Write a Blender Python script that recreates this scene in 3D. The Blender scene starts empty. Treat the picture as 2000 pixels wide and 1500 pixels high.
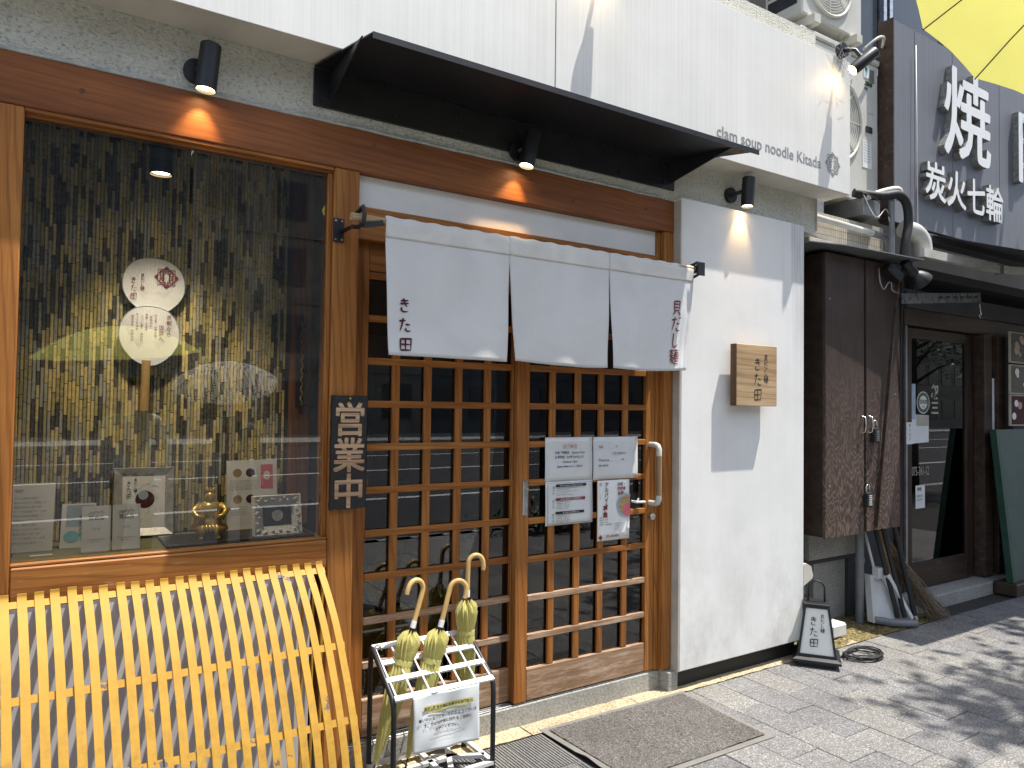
import bpy, bmesh, math, random
from mathutils import Vector, Matrix, Quaternion
random.seed(7)
R = math.radians
sc = bpy.context.scene
COL = sc.collection

# ------------------------------------------------------------------ camera, sky, sun, exposure
yaw, pit, rol = R(32.898), R(1.669), R(0.774)
fw = Vector((math.sin(yaw)*math.cos(pit), math.cos(yaw)*math.cos(pit), math.sin(pit)))
rt = Vector((math.cos(yaw), -math.sin(yaw), 0)); up = rt.cross(fw)
r_, u_ = rt*math.cos(rol)+up*math.sin(rol), up*math.cos(rol)-rt*math.sin(rol)
cd = bpy.data.cameras.new('camera'); cam = bpy.data.objects.new('camera', cd); COL.objects.link(cam)
cam.matrix_world = Matrix(((r_.x, u_.x, -fw.x, 0), (r_.y, u_.y, -fw.y, -2.8), (r_.z, u_.z, -fw.z, 1.49), (0, 0, 0, 1)))
cd.sensor_width = 36; cd.lens = 25.53; cd.clip_end = 500; cd.clip_start = .02
sc.camera = cam
SUN = Vector((1.55, -1, 5.05)).normalized()
w = bpy.data.worlds.new('World'); sc.world = w; w.use_nodes = True
nt = w.node_tree
sky = nt.nodes.new('ShaderNodeTexSky'); sky.sky_type = 'NISHITA'; sky.sun_disc = False
sky.sun_elevation = math.asin(SUN.z); sky.sun_rotation = math.atan2(SUN.x, SUN.y)
bg = nt.nodes['Background']; bg.inputs['Strength'].default_value = .15
hs = nt.nodes.new('ShaderNodeHueSaturation'); hs.inputs['Saturation'].default_value = .62      # summer haze
nt.links.new(sky.outputs[0], hs.inputs['Color']); nt.links.new(hs.outputs[0], bg.inputs['Color'])
sl = bpy.data.lights.new('sun', 'SUN'); sl.energy = 3.7; sl.angle = R(.53); sl.color = (1, .955, .88)
so = bpy.data.objects.new('sun', sl); COL.objects.link(so); so.location = (8, -6, 20)
so.rotation_euler = (-SUN).to_track_quat('-Z', 'Y').to_euler()
sc.view_settings.view_transform = 'Standard'; sc.view_settings.look = 'None'
sc.view_settings.exposure = 1.06; sc.view_settings.gamma = 1
sc.cycles.use_denoising = True; sc.cycles.max_bounces = 6; sc.cycles.transparent_max_bounces = 24
sc.cycles.sample_clamp_indirect = 6

# ------------------------------------------------------------------ helpers
WL = {}          # world offset of every parent
def link(o): COL.objects.link(o)
def tag(o, label=None, cat=None, group=None, kind=None):
    for k, v in (('label', label), ('category', cat), ('group', group), ('kind', kind)):
        if v: o[k] = v
    return o
def empty(name, loc, label=None, cat=None, group=None, rz=0):
    o = bpy.data.objects.new(name, None); link(o); o.location = loc; o.rotation_euler = (0, 0, rz)
    o.empty_display_size = .1; WL[o.name] = Vector(loc); return tag(o, label, cat, group)

class MB:
    def __init__(s): s.v = []; s.f = []; s.m = []; s.k = 0; s.T = None
    def add(s, vs, fs):
        n = len(s.v)
        if s.T is not None: vs = [s.T @ Vector(q) for q in vs]
        s.v += [tuple(q) for q in vs]; s.f += [tuple(i+n for i in f) for f in fs]; s.m += [s.k]*len(fs); return s
    def box(s, x0, x1, y0, y1, z0, z1, c=0.):
        if c <= 0:
            return s.add([(x, y, z) for x in (x0, x1) for y in (y0, y1) for z in (z0, z1)],
                         [(0, 1, 3, 2), (4, 6, 7, 5), (0, 4, 5, 1), (2, 3, 7, 6), (0, 2, 6, 4), (1, 5, 7, 3)])
        c = min(c, .45*min(x1-x0, y1-y0, z1-z0)); V = []; F = []; idx = {}
        lo, hi = (x0, y0, z0), (x1, y1, z1)
        for sx in (0, 1):
            for sy in (0, 1):
                for sz in (0, 1):
                    sg = (sx, sy, sz)
                    for a in range(3):
                        p = []
                        for i in range(3):
                            b = hi[i] if sg[i] else lo[i]
                            if i != a: b += -c if sg[i] else c
                            p.append(b)
                        idx[sg, a] = len(V); V.append(tuple(p))
        for a in range(3):
            b, d = (a+1) % 3, (a+2) % 3
            for q in (0, 1):
                def g(i, j):
                    t = [0]*3; t[a] = q; t[b] = i; t[d] = j; return tuple(t)
                l = [idx[g(0, 0), a], idx[g(1, 0), a], idx[g(1, 1), a], idx[g(0, 1), a]]
                F.append(l if q else l[::-1])
            for i in (0, 1):
                for j in (0, 1):
                    t0 = [0]*3; t0[b] = i; t0[d] = j; t1 = list(t0); t1[a] = 1; t0, t1 = tuple(t0), tuple(t1)
                    F.append([idx[t0, b], idx[t1, b], idx[t1, d], idx[t0, d]])
        for sg in [(i, j, k) for i in (0, 1) for j in (0, 1) for k in (0, 1)]:
            F.append([idx[sg, 0], idx[sg, 1], idx[sg, 2]])
        return s.add(V, F)
    def bar(s, p, q, wd, ht, upv=(0, 0, 1), c=0.):
        p, q = Vector(p), Vector(q); d = (q-p); L = d.length; d.normalize(); u = Vector(upv)
        sd = d.cross(u).normalized(); u = sd.cross(d)
        T = Matrix(((d.x, sd.x, u.x, p.x), (d.y, sd.y, u.y, p.y), (d.z, sd.z, u.z, p.z), (0, 0, 0, 1)))
        o = s.T; s.T = T if o is None else o @ T; s.box(0, L, -wd/2, wd/2, -ht/2, ht/2, c); s.T = o; return s
    def tube(s, pts, r, n=10, cap=True):
        P = [Vector(p) for p in pts]; rs = r if isinstance(r, (list, tuple)) else [r]*len(P)
        V = []; F = []; t0 = None; nv = None
        for i, p in enumerate(P):
            t = (P[min(i+1, len(P)-1)]-P[max(i-1, 0)]).normalized()
            if nv is None: nv = t.orthogonal().normalized()
            else: nv = (t0.rotation_difference(t) @ nv).normalized()
            t0 = t; b = t.cross(nv)
            for k in range(n):
                a = 2*math.pi*k/n; V.append(p+(nv*math.cos(a)+b*math.sin(a))*rs[i])
        for i in range(len(P)-1):
            for k in range(n):
                F.append((i*n+k, i*n+(k+1) % n, (i+1)*n+(k+1) % n, (i+1)*n+k))
        if cap: F += [tuple(range(n))[::-1], tuple((len(P)-1)*n+k for k in range(n))]
        return s.add(V, F)
    def lathe(s, prof, c=(0, 0, 0), n=24, cap=True):
        V = []; F = []
        for r, z in prof:
            for k in range(n):
                a = 2*math.pi*k/n; V.append((c[0]+r*math.cos(a), c[1]+r*math.sin(a), c[2]+z))
        for i in range(len(prof)-1):
            for k in range(n): F.append((i*n+k, i*n+(k+1) % n, (i+1)*n+(k+1) % n, (i+1)*n+k))
        if cap: F += [tuple(range(n))[::-1], tuple((len(prof)-1)*n+k for k in range(n))]
        return s.add(V, F)
    def ball(s, c, r, n=14, m=9):
        rx, ry, rz = r if isinstance(r, (list, tuple)) else (r, r, r); V = [(c[0], c[1], c[2]-rz)]; F = []
        for i in range(1, m):
            t = math.pi*i/m
            for k in range(n):
                a = 2*math.pi*k/n; V.append((c[0]+rx*math.sin(t)*math.cos(a), c[1]+ry*math.sin(t)*math.sin(a), c[2]-rz*math.cos(t)))
        V.append((c[0], c[1], c[2]+rz)); e = len(V)-1
        for k in range(n):
            F.append((0, 1+(k+1) % n, 1+k)); F.append((e, 1+(m-2)*n+k, 1+(m-2)*n+(k+1) % n))
        for i in range(m-2):
            for k in range(n): F.append((1+i*n+k, 1+i*n+(k+1) % n, 1+(i+1)*n+(k+1) % n, 1+(i+1)*n+k))
        return s.add(V, F)
    def grid(s, nu, nv, fn):
        V = [fn(i/nu, j/nv) for j in range(nv+1) for i in range(nu+1)]
        return s.add(V, [(j*(nu+1)+i, j*(nu+1)+i+1, (j+1)*(nu+1)+i+1, (j+1)*(nu+1)+i) for j in range(nv) for i in range(nu)])
    def prism(s, poly, y0, y1):      # poly in (x,z), extruded along y
        n = len(poly); V = [(x, y0, z) for x, z in poly]+[(x, y1, z) for x, z in poly]
        return s.add(V, [tuple(range(n)), tuple(range(n, 2*n))[::-1]]+[(i, i+n, (i+1) % n+n, (i+1) % n) for i in range(n)])
    def text(s, t, size, x, y, z, bold=0., ext=0., align='LEFT', T=None, sx=1., shear=0., fat=0.):
        """text in the x-z plane facing -y, baseline at z"""
        vs, fs = glyphs(t, bold/size if size else 0, ext/size, align, shear)
        o = s.T
        if T is not None: s.T = T if o is None else o @ T
        for i in range(5 if fat else 1):
            dx, dz = ((0, 0), (1, .6), (-1, -.6), (.6, -1), (-.6, 1))[i]
            s.add([(x+p[0]*size*sx+dx*fat, y-p[2]*size-.00006*i, z+p[1]*size+dz*fat) for p in vs], fs)
        s.T = o; return s
    def vtext(s, t, size, x, y, z, step=1.05, **k):
        for i, c in enumerate(t): s.text(c, size, x-size/2, y, z-size*(.86+step*i), **k)
        return s
    def brush(s, t, size, x, y, z, step=1.1, wt=1., T=None):
        """hand-brushed characters running down from (x,z) centred on x"""
        o = s.T
        if T is not None: s.T = T if o is None else o @ T
        for i, c in enumerate(t):
            k = 0
            for st in BR[c]:
                k += 1; q = smooth(st)
                V = []; n = len(q)
                for j in range(n):
                    a, b = q[max(j-1, 0)], q[min(j+1, n-1)]; d = Vector((b[0]-a[0], b[1]-a[1])).normalized()
                    u = j/(n-1); ww = .052*wt*(1.25-.55*u)*(1 if u < .8 else 1-3.2*(u-.8))*(1 if u > .06 else .6)
                    for sg in (1, -1):
                        V.append((x+(q[j][0]-.5-d.y*ww*sg)*size, y-.00012*k, z-(i*step+1-q[j][1]-d.x*ww*sg)*size))
                s.add(V, [(2*j, 2*j+1, 2*j+3, 2*j+2) for j in range(n-1)])
        s.T = o; return s
    def build(s, name, mat, parent=None, smooth=False, label=None, cat=None, group=None, kind=None, auto=None, local=False):
        me = bpy.data.meshes.new(name)
        V = s.v; off = Vector((0, 0, 0))
        if parent is None and not local:
            xs, ys, zs = zip(*V); off = Vector(((min(xs)+max(xs))/2, (min(ys)+max(ys))/2, min(zs)))
            V = [(a-off.x, b-off.y, c-off.z) for a, b, c in V]
        me.from_pydata(V, [], s.f)
        for m_ in (mat if isinstance(mat, (list, tuple)) else [mat]): me.materials.append(m_)
        if any(s.m): me.polygons.foreach_set('material_index', s.m)
        bm = bmesh.new(); bm.from_mesh(me); bmesh.ops.recalc_face_normals(bm, faces=bm.faces); bm.to_mesh(me); bm.free()
        if smooth:
            me.shade_smooth()
            if auto: me.set_sharp_from_angle(angle=R(auto))
        ob = bpy.data.objects.new(name, me); link(ob)
        if parent is None: ob.location = off; WL[ob.name] = off.copy()
        else:
            ob.parent = parent
            if local: ob.location = (0, 0, 0)
            else: ob.location = -WL[parent.name]
            WL[ob.name] = Vector((0, 0, 0)) if not local else WL[parent.name]
        return tag(ob, label, cat, group, kind)
def B(*a, **k): return MB().box(*a, **k)
def copy_part(src, parent, loc):
    o = src.copy(); link(o); o.parent = parent; o.location = loc; return o
def smooth(pts, m=4):
    P = [Vector(p[:2]) for p in pts]
    if len(P) == 2: return [tuple(P[0].lerp(P[1], i/6)) for i in range(7)]
    out = []
    for i in range(len(P)-1):
        a, b, c, d = P[max(i-1, 0)], P[i], P[i+1], P[min(i+2, len(P)-1)]
        for j in range(m):
            t = j/m; out.append(tuple(.5*((2*b)+(c-a)*t+(2*a-5*b+4*c-d)*t*t+(3*b-a-3*c+d)*t**3)))
    out.append(tuple(P[-1])); return out
def spline(P, m=5):
    P = [Vector(p) for p in P]; out = []
    for i in range(len(P)-1):
        a, b, c, d = P[max(i-1, 0)], P[i], P[i+1], P[min(i+2, len(P)-1)]
        for j in range(m):
            t = j/m; out.append(.5*((2*b)+(c-a)*t+(2*a-5*b+4*c-d)*t*t+(3*b-a-3*c+d)*t**3))
    return out+[P[-1]]
_gc = {}
def glyphs(t, bold, ext, align, shear):
    key = (t, round(bold, 4), round(ext, 4), align, shear)
    if key not in _gc:
        cu = bpy.data.curves.new('t', 'FONT'); cu.body = t; cu.size = 1; cu.offset = bold; cu.extrude = ext; cu.align_x = align
        cu.resolution_u = 3; cu.shear = shear
        o = bpy.data.objects.new('t', cu); me = bpy.data.meshes.new_from_object(o)
        _gc[key] = ([tuple(v.co) for v in me.vertices], [tuple(p.vertices) for p in me.polygons])
        bpy.data.objects.remove(o); bpy.data.meshes.remove(me); bpy.data.curves.remove(cu)
    return _gc[key]
BR = {'き': [((.22, .80), (.78, .85)), ((.18, .60), (.80, .66)), ((.40, .97), (.52, .65), (.66, .40)), ((.30, .36), (.24, .18), (.45, .08), (.74, .11))],
      'た': [((.10, .76), (.58, .82)), ((.38, .97), (.30, .55), (.13, .08)), ((.55, .54), (.88, .54)), ((.52, .28), (.62, .10), (.92, .13))],
      '田': [((.15, .88), (.12, .10)), ((.13, .86), (.86, .90), (.90, .80), (.84, .08)), ((.50, .88), (.49, .12)), ((.15, .50), (.85, .52)), ((.12, .12), (.86, .14))],
      '貝': [((.28, .94), (.27, .30)), ((.28, .92), (.72, .93), (.75, .86), (.72, .30)), ((.28, .73), (.72, .74)), ((.28, .53), (.72, .54)), ((.28, .33), (.72, .34)), ((.38, .28), (.13, .04)), ((.62, .28), (.90, .05))],
      'し': [((.36, .97), (.32, .30), (.48, .08), (.86, .28))],
      '麺': [((.05, .87), (.48, .89)), ((.27, .98), (.27, .56)), ((.10, .72), (.45, .73)), ((.03, .56), (.50, .58)), ((.27, .56), (.05, .22)), ((.20, .44), (.45, .42), (.10, .05)), ((.18, .36), (.50, .08), (.99, .06)),
            ((.52, .90), (.98, .93)), ((.73, .90), (.68, .76)), ((.56, .74), (.56, .20)), ((.56, .74), (.93, .75), (.93, .20)), ((.68, .73), (.68, .24)), ((.81, .73), (.81, .24)), ((.56, .22), (.93, .22)), ((.68, .56), (.81, .56)), ((.68, .40), (.81, .40))]}
BR['だ'] = BR['た']+[((.76, .95), (.83, .84)), ((.89, .98), (.96, .88))]

# ------------------------------------------------------------------ materials
def nodes(name):
    m = bpy.data.materials.new(name); m.use_nodes = True; n = m.node_tree
    return m, n, n.nodes['Principled BSDF'], n.nodes['Material Output']
def N(n, t, **k):
    o = n.nodes.new(t)
    for a, v in k.items():
        if a in o.inputs: o.inputs[a].default_value = v
        else: setattr(o, a, v)
    return o
def ramp(n, src, stops):
    r = n.nodes.new('ShaderNodeValToRGB'); e = r.color_ramp.elements
    while len(e) < len(stops): e.new(.5)
    for q, (p, c) in zip(e, stops): q.position = p; q.color = (*c, 1) if len(c) == 3 else c
    n.links.new(src, r.inputs[0]); return r
def mix(n, a, b, f, mode='MIX'):
    x = n.nodes.new('ShaderNodeMix'); x.data_type = 'RGBA'; x.blend_type = mode
    for i, v in ((0, f), (6, a), (7, b)):
        if hasattr(v, 'is_linked'): n.links.new(v, x.inputs[i])
        else: x.inputs[i].default_value = v if i == 0 else (*v, 1)
    return x.outputs[2]
def coords(n, scale=(1, 1, 1), kind='Object'):
    tc = n.nodes.new('ShaderNodeTexCoord'); mp = n.nodes.new('ShaderNodeMapping'); mp.inputs['Scale'].default_value = scale
    n.links.new(tc.outputs[kind], mp.inputs['Vector']); return mp.outputs[0]
def noise(n, vec, scale, detail=4, rough=.55, dist=0):
    t = N(n, 'ShaderNodeTexNoise', Scale=scale, Detail=detail, Roughness=rough, Distortion=dist); n.links.new(vec, t.inputs['Vector']); return t.outputs[0]
def bump(n, p, h, strength, dist=.002):
    b = N(n, 'ShaderNodeBump', Strength=strength, Distance=dist); n.links.new(h, b.inputs['Height'])
    n.links.new(b.outputs[0], p.inputs['Normal']); return b
def pm(name, c, rough=.5, var=.12, scale=12, bmp=0, bscale=60, metal=0, stretch=(1, 1, 1), spec=.5, c2=None, alpha=None):
    """plain paint/plastic/metal with mottled tone and fine relief"""
    m, n, p, o = nodes(name); v = coords(n, stretch)
    a = noise(n, v, scale, 5, .6); d = c2 or tuple(x*(1-var*2) for x in c)
    r = ramp(n, a, [(.3, d), (.62, c), (1, tuple(min(1, x*(1+var*.5)) for x in c))])
    n.links.new(r.outputs[0], p.inputs['Base Color']); p.inputs['Metallic'].default_value = metal
    rr = N(n, 'ShaderNodeMapRange'); rr.inputs[3].default_value = max(0, rough-.08); rr.inputs[4].default_value = min(1, rough+.1)
    n.links.new(a, rr.inputs[0]); n.links.new(rr.outputs[0], p.inputs['Roughness']); p.inputs['Specular IOR Level'].default_value = spec
    if bmp: bump(n, p, noise(n, coords(n), bscale, 3, .6), bmp)
    return m
def wood(name, axis, cs, grain=1., rough=.42, wear=None, wearamt=.5, lines=.5):
    """cs = dark, mid, light; axis = grain direction"""
    m, n, p, o = nodes(name)
    sc_ = [9., 9., 9.]; sc_[axis] = .55; v = coords(n, tuple(q*grain for q in sc_))
    nz = noise(n, v, 1.3, 6, .62, .6)
    wv = N(n, 'ShaderNodeTexWave', Scale=2.6, Distortion=7., Detail=3.); wv.inputs['Detail Scale'].default_value = .8
    wv.bands_direction = 'DIAGONAL'; n.links.new(v, wv.inputs['Vector'])
    fs = [150., 150., 150.]; fs[axis] = 3.; fb = noise(n, coords(n, tuple(fs)), 1., 3, .6)
    big = noise(n, coords(n), 1.7, 3)
    r = ramp(n, nz, [(.28, cs[0]), (.5, cs[1]), (.74, cs[2])])
    c = mix(n, r.outputs[0], cs[0], ramp(n, wv.outputs[0], [(.0, (lines,)*3), (.35, (0, 0, 0))]).outputs[0])
    c = mix(n, c, ramp(n, fb, [(.3, (.72,)*3), (.65, (1.10,)*3)]).outputs[0], .7, 'MULTIPLY')
    c = mix(n, c, ramp(n, big, [(.3, (.72,)*3), (.7, (1.15,)*3)]).outputs[0], .8, 'MULTIPLY')
    if wear:
        ws = [26., 26., 26.]; ws[axis] = 4.
        f = ramp(n, noise(n, coords(n, tuple(ws)), 1., 6, .72), [(1-wearamt-.06, (0, 0, 0)), (1-wearamt+.1, (1, 1, 1))]).outputs[0]
        c = mix(n, c, wear, f)
    n.links.new(c, p.inputs['Base Color'])
    rr = N(n, 'ShaderNodeMapRange'); rr.inputs[3].default_value = rough-.1; rr.inputs[4].default_value = rough+.18
    n.links.new(fb, rr.inputs[0]); n.links.new(rr.outputs[0], p.inputs['Roughness'])
    p.inputs['Specular IOR Level'].default_value = .28
    bump(n, p, fb, .25, .001); return m
def emit(name, c, s):
    m, n, p, o = nodes(name); p.inputs['Base Color'].default_value = (*c, 1); p.inputs['Emission Color'].default_value = (*c, 1)
    p.inputs['Emission Strength'].default_value = s; return m
def glass(name, ior=1.75, tint=(.92, .95, .94)):
    m, n, p, o = nodes(name); n.nodes.remove(p)
    t = N(n, 'ShaderNodeBsdfTransparent'); t.inputs[0].default_value = (*tint, 1)
    g = N(n, 'ShaderNodeBsdfGlossy', Roughness=0.); f = N(n, 'ShaderNodeFresnel', IOR=ior)
    b = N(n, 'ShaderNodeBump', Strength=.04, Distance=.002); n.links.new(noise(n, coords(n), 2.2, 1), b.inputs['Height']); n.links.new(b.outputs[0], g.inputs['Normal'])
    x = n.nodes.new('ShaderNodeMixShader'); n.links.new(f.outputs[0], x.inputs[0]); n.links.new(t.outputs[0], x.inputs[1]); n.links.new(g.outputs[0], x.inputs[2])
    n.links.new(x.outputs[0], o.inputs[0]); return m
CED = ((.18, .060, .015), (.37, .142, .032), (.46, .200, .052)); CEH = ((.14, .044, .014), (.265, .090, .027), (.34, .126, .040))
M = {}
M['ced_h'] = wood('cedar header red varnish', 0, CEH, lines=.35)
M['ced_x'] = wood('cedar varnished along x', 0, CED)
M['ced_z'] = wood('cedar varnished along z', 2, CED)
M['ced_sill'] = wood('cedar sill worn', 0, CED, wear=(.52, .36, .24), wearamt=.36)
M['ced_grey'] = wood('cedar weathered along x', 0, ((.22, .12, .065), (.34, .21, .125), (.44, .30, .20)), wear=(.5, .38, .28), wearamt=.45, rough=.65)
M['ced_greyz'] = wood('cedar weathered along z', 2, ((.20, .10, .05), (.32, .18, .09), (.42, .27, .16)), wear=(.48, .34, .24), wearamt=.38, rough=.6)
M['ced_in'] = wood('cedar inside', 2, ((.15, .05, .018), (.30, .12, .045), (.38, .17, .07)))
M['board'] = wood('sign board pale', 0, ((.30, .18, .085), (.52, .36, .20), (.62, .46, .28)), grain=.6, lines=.55, rough=.6)
M['board_edge'] = wood('sign board edge', 2, ((.08, .04, .02), (.16, .085, .04), (.22, .12, .06)))
M['rod'] = wood('weathered bamboo rod', 0, ((.25, .15, .07), (.48, .34, .19), (.58, .45, .29)), rough=.6)
M['cane'] = pm('pale bent cane', (.62, .40, .15), .3, .12, 20, stretch=(1, 1, .4))
M['bar_wood'] = wood('handle wood', 2, ((.20, .12, .06), (.36, .24, .13), (.45, .32, .19)))
M['black'] = pm('black satin metal', (.012, .013, .016), .45, .3, 8, .08)
M['blackp'] = pm('black plastic', (.02, .021, .023), .4, .2, 14)
M['blackw'] = pm('black painted wood', (.020, .019, .020), .6, .4, 20, .5, 90, stretch=(1, 1, 14), c2=(.006, .006, .007))
M['carve'] = wood('carved bare wood', 0, ((.33, .19, .10), (.55, .36, .22), (.63, .45, .30)), lines=.7, rough=.7)
M['white'] = pm('white paint', (.80, .80, .79), .45, .05, 5)
M['plastic'] = pm('grey white plastic', (.62, .62, .60), .4, .08, 6)
M['greym'] = pm('grey metal', (.34, .35, .36), .38, .15, 10, metal=.6)
M['galv'] = pm('galvanised steel', (.55, .57, .58), .28, .2, 24, metal=.95)
M['chrome'] = pm('satin chrome', (.72, .70, .66), .22, .1, 18, metal=1)
M['silver'] = pm('silver frame leaf', (.62, .61, .58), .34, .2, 30, metal=.35)
M['gold'] = pm('polished gold', (.80, .57, .17), .32, .2, 18, metal=.45)
M['ink'] = pm('black ink', (.02, .018, .02), .7, .1)
M['inkred'] = pm('maroon ink', (.22, .03, .03), .7, .1)
M['inkbrown'] = pm('dark maroon dye', (.075, .012, .02), .8, .1)
M['inkgrey'] = pm('grey lettering', (.30, .30, .31), .6, .1)
M['pale'] = pm('faded ink', (.62, .42, .34), .7, .1)
M['paper'] = pm('paper', (.82, .83, .82), .6, .05, 9)
M['film'] = pm('laminated paper', (.70, .72, .73), .12, .04, 9, .05, 14)
M['pink'] = pm('pink print', (.72, .16, .22), .5, .1)
M['cyan'] = pm('cyan print', (.22, .62, .70), .5, .1)
M['bluep'] = pm('pale blue print', (.42, .52, .62), .5, .15)
M['rubber'] = pm('black rubber', (.015, .015, .016), .6, .2, 30)
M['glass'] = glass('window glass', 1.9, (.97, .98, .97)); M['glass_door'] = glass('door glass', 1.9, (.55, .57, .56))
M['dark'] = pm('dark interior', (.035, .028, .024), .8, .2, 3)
M['lens'] = emit('lit lens', (1, .72, .36), 14)
def stucco():
    m, n, p, o = nodes('sprayed stucco'); v = coords(n, (1, 1, 1.6))
    a = noise(n, v, 70, 3, .6, .4); b = noise(n, v, 3, 4)
    c = mix(n, ramp(n, a, [(.30, (.34, .335, .30)), (.46, (.63, .62, .55)), (.8, (.74, .73, .65))]).outputs[0], ramp(n, b, [(.3, (.82,)*3), (.7, (1.05,)*3)]).outputs[0], 1, 'MULTIPLY')
    n.links.new(c, p.inputs['Base Color']); p.inputs['Roughness'].default_value = .9; bump(n, p, a, 1., .012); return m
def plaster(name, base, streak=.5, cracks=True, panel=False):
    m, n, p, o = nodes(name); v = coords(n)
    a = noise(n, v, 2.3, 6, .65, .3); s = noise(n, coords(n, (90 if panel else 14, 14, .35)), 1, 5, .7); fine = noise(n, v, 55, 5, .7)
    c = ramp(n, a, [(.25, tuple(x*.90 for x in base)), (.6, base)]).outputs[0]
    k = ramp(n, s, [(.25, (1-streak*.20,)*3), (.6, (1, 1, 1))]).outputs[0]; c = mix(n, c, k, 1, 'MULTIPLY')
    sp = ramp(n, fine, [(.20, (.35,)*3), (.29, (1, 1, 1))]).outputs[0]; c = mix(n, c, sp, .55, 'MULTIPLY')
    if cracks:
        # grime that climbs from the foot of the wall and runs down the right-hand edge
        sx = N(n, 'ShaderNodeSeparateXYZ'); n.links.new(v, sx.inputs[0])
        def band(out, lo, hi):
            q = N(n, 'ShaderNodeMapRange'); q.inputs[1].default_value = lo; q.inputs[2].default_value = hi; n.links.new(out, q.inputs[0]); return q.outputs[0]
        g = N(n, 'ShaderNodeMath', operation='MULTIPLY'); n.links.new(band(sx.outputs[2], .95, .12), g.inputs[0])
        n.links.new(ramp(n, noise(n, coords(n, (1, 1, .6)), 5, 7, .72), [(.42, (0, 0, 0)), (.68, (1, 1, 1))]).outputs[0], g.inputs[1])
        c = mix(n, c, (.54, .53, .50), g.outputs[0])
        g2 = N(n, 'ShaderNodeMath', operation='MULTIPLY'); n.links.new(band(sx.outputs[0], 3.62, 3.88), g2.inputs[0])
        n.links.new(ramp(n, noise(n, coords(n, (26, 26, .8)), 1, 5, .65), [(.46, (0, 0, 0)), (.7, (.85, .85, .85))]).outputs[0], g2.inputs[1])
        g3 = N(n, 'ShaderNodeMath', operation='MULTIPLY'); n.links.new(g2.outputs[0], g3.inputs[0]); n.links.new(band(sx.outputs[2], 1.6, 2.5), g3.inputs[1])
        c = mix(n, c, (.30, .31, .33), g3.outputs[0])
    n.links.new(c, p.inputs['Base Color']); p.inputs['Roughness'].default_value = .55 if panel else .8
    bump(n, p, a if panel else noise(n, v, 9, 6, .6), .12 if panel else .3, .004); return m
def noisevec(n, v, amt):
    t = N(n, 'ShaderNodeTexNoise', Scale=3., Detail=4.); n.links.new(v, t.inputs['Vector'])
    s = N(n, 'ShaderNodeVectorMath', operation='SCALE'); s.inputs['Scale'].default_value = amt; n.links.new(t.outputs[1], s.inputs[0])
    a = N(n, 'ShaderNodeVectorMath', operation='ADD'); n.links.new(v, a.inputs[0]); n.links.new(s.outputs[0], a.inputs[1]); return a.outputs[0]
def speck(name, c, dark, light, fine=170, rough=.85, perob=.22):
    """stone / asphalt / mat: fine grains, blotches, a slightly different tone for every piece"""
    m, n, p, o = nodes(name); v = coords(n); tc = n.nodes.new('ShaderNodeNewGeometry')
    g = N(n, 'ShaderNodeTexVoronoi', Scale=fine); n.links.new(tc.outputs['Position'], g.inputs['Vector'])
    sx = N(n, 'ShaderNodeSeparateColor'); n.links.new(g.outputs[1], sx.inputs[0])
    col = ramp(n, sx.outputs[0], [(.0, dark), (.3, c), (.75, c), (1, light)]).outputs[0]
    b = noise(n, tc.outputs['Position'], 2.2, 6, .65); col = mix(n, col, ramp(n, b, [(.3, (.78,)*3), (.7, (1.12,)*3)]).outputs[0], 1, 'MULTIPLY')
    oi = n.nodes.new('ShaderNodeObjectInfo'); col = mix(n, col, ramp(n, oi.outputs['Random'], [(0, (1-perob, 1-perob, 1-perob*.8)), (.5, (1, 1, 1)), (1, (1+perob*.5, 1+perob*.4, 1+perob*.1))]).outputs[0], 1, 'MULTIPLY')
    n.links.new(col, p.inputs['Base Color']); p.inputs['Roughness'].default_value = rough; p.inputs['Specular IOR Level'].default_value = .25
    bump(n, p, sx.outputs[1], .35, .002); return m
def chipped(name, c, under, dirt):
    m, n, p, o = nodes(name); tc = n.nodes.new('ShaderNodeNewGeometry'); v = tc.outputs['Position']
    a = noise(n, v, 6, 6, .7); f = noise(n, v, 28, 5, .7); sx = N(n, 'ShaderNodeSeparateXYZ'); n.links.new(v, sx.inputs[0])
    col = ramp(n, a, [(.3, tuple(x*.85 for x in c)), (.6, c)]).outputs[0]
    lo = N(n, 'ShaderNodeMapRange'); lo.inputs[1].default_value = .8; lo.inputs[2].default_value = .1; lo.inputs[3].default_value = .1; n.links.new(sx.outputs[2], lo.inputs[0])
    k = N(n, 'ShaderNodeMath', operation='MULTIPLY'); n.links.new(lo.outputs[0], k.inputs[0]); n.links.new(ramp(n, f, [(.45, (0, 0, 0)), (.75, (.9,)*3)]).outputs[0], k.inputs[1])
    col = mix(n, col, dirt, k.outputs[0])
    ch = noise(n, v, 11, 6, .62); col = mix(n, col, under, ramp(n, ch, [(.655, (0, 0, 0)), (.67, (1, 1, 1))]).outputs[0])
    n.links.new(col, p.inputs['Base Color']); p.inputs['Roughness'].default_value = .55; p.inputs['Specular IOR Level'].default_value = .2; bump(n, p, ch, .2, .002); return m
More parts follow.
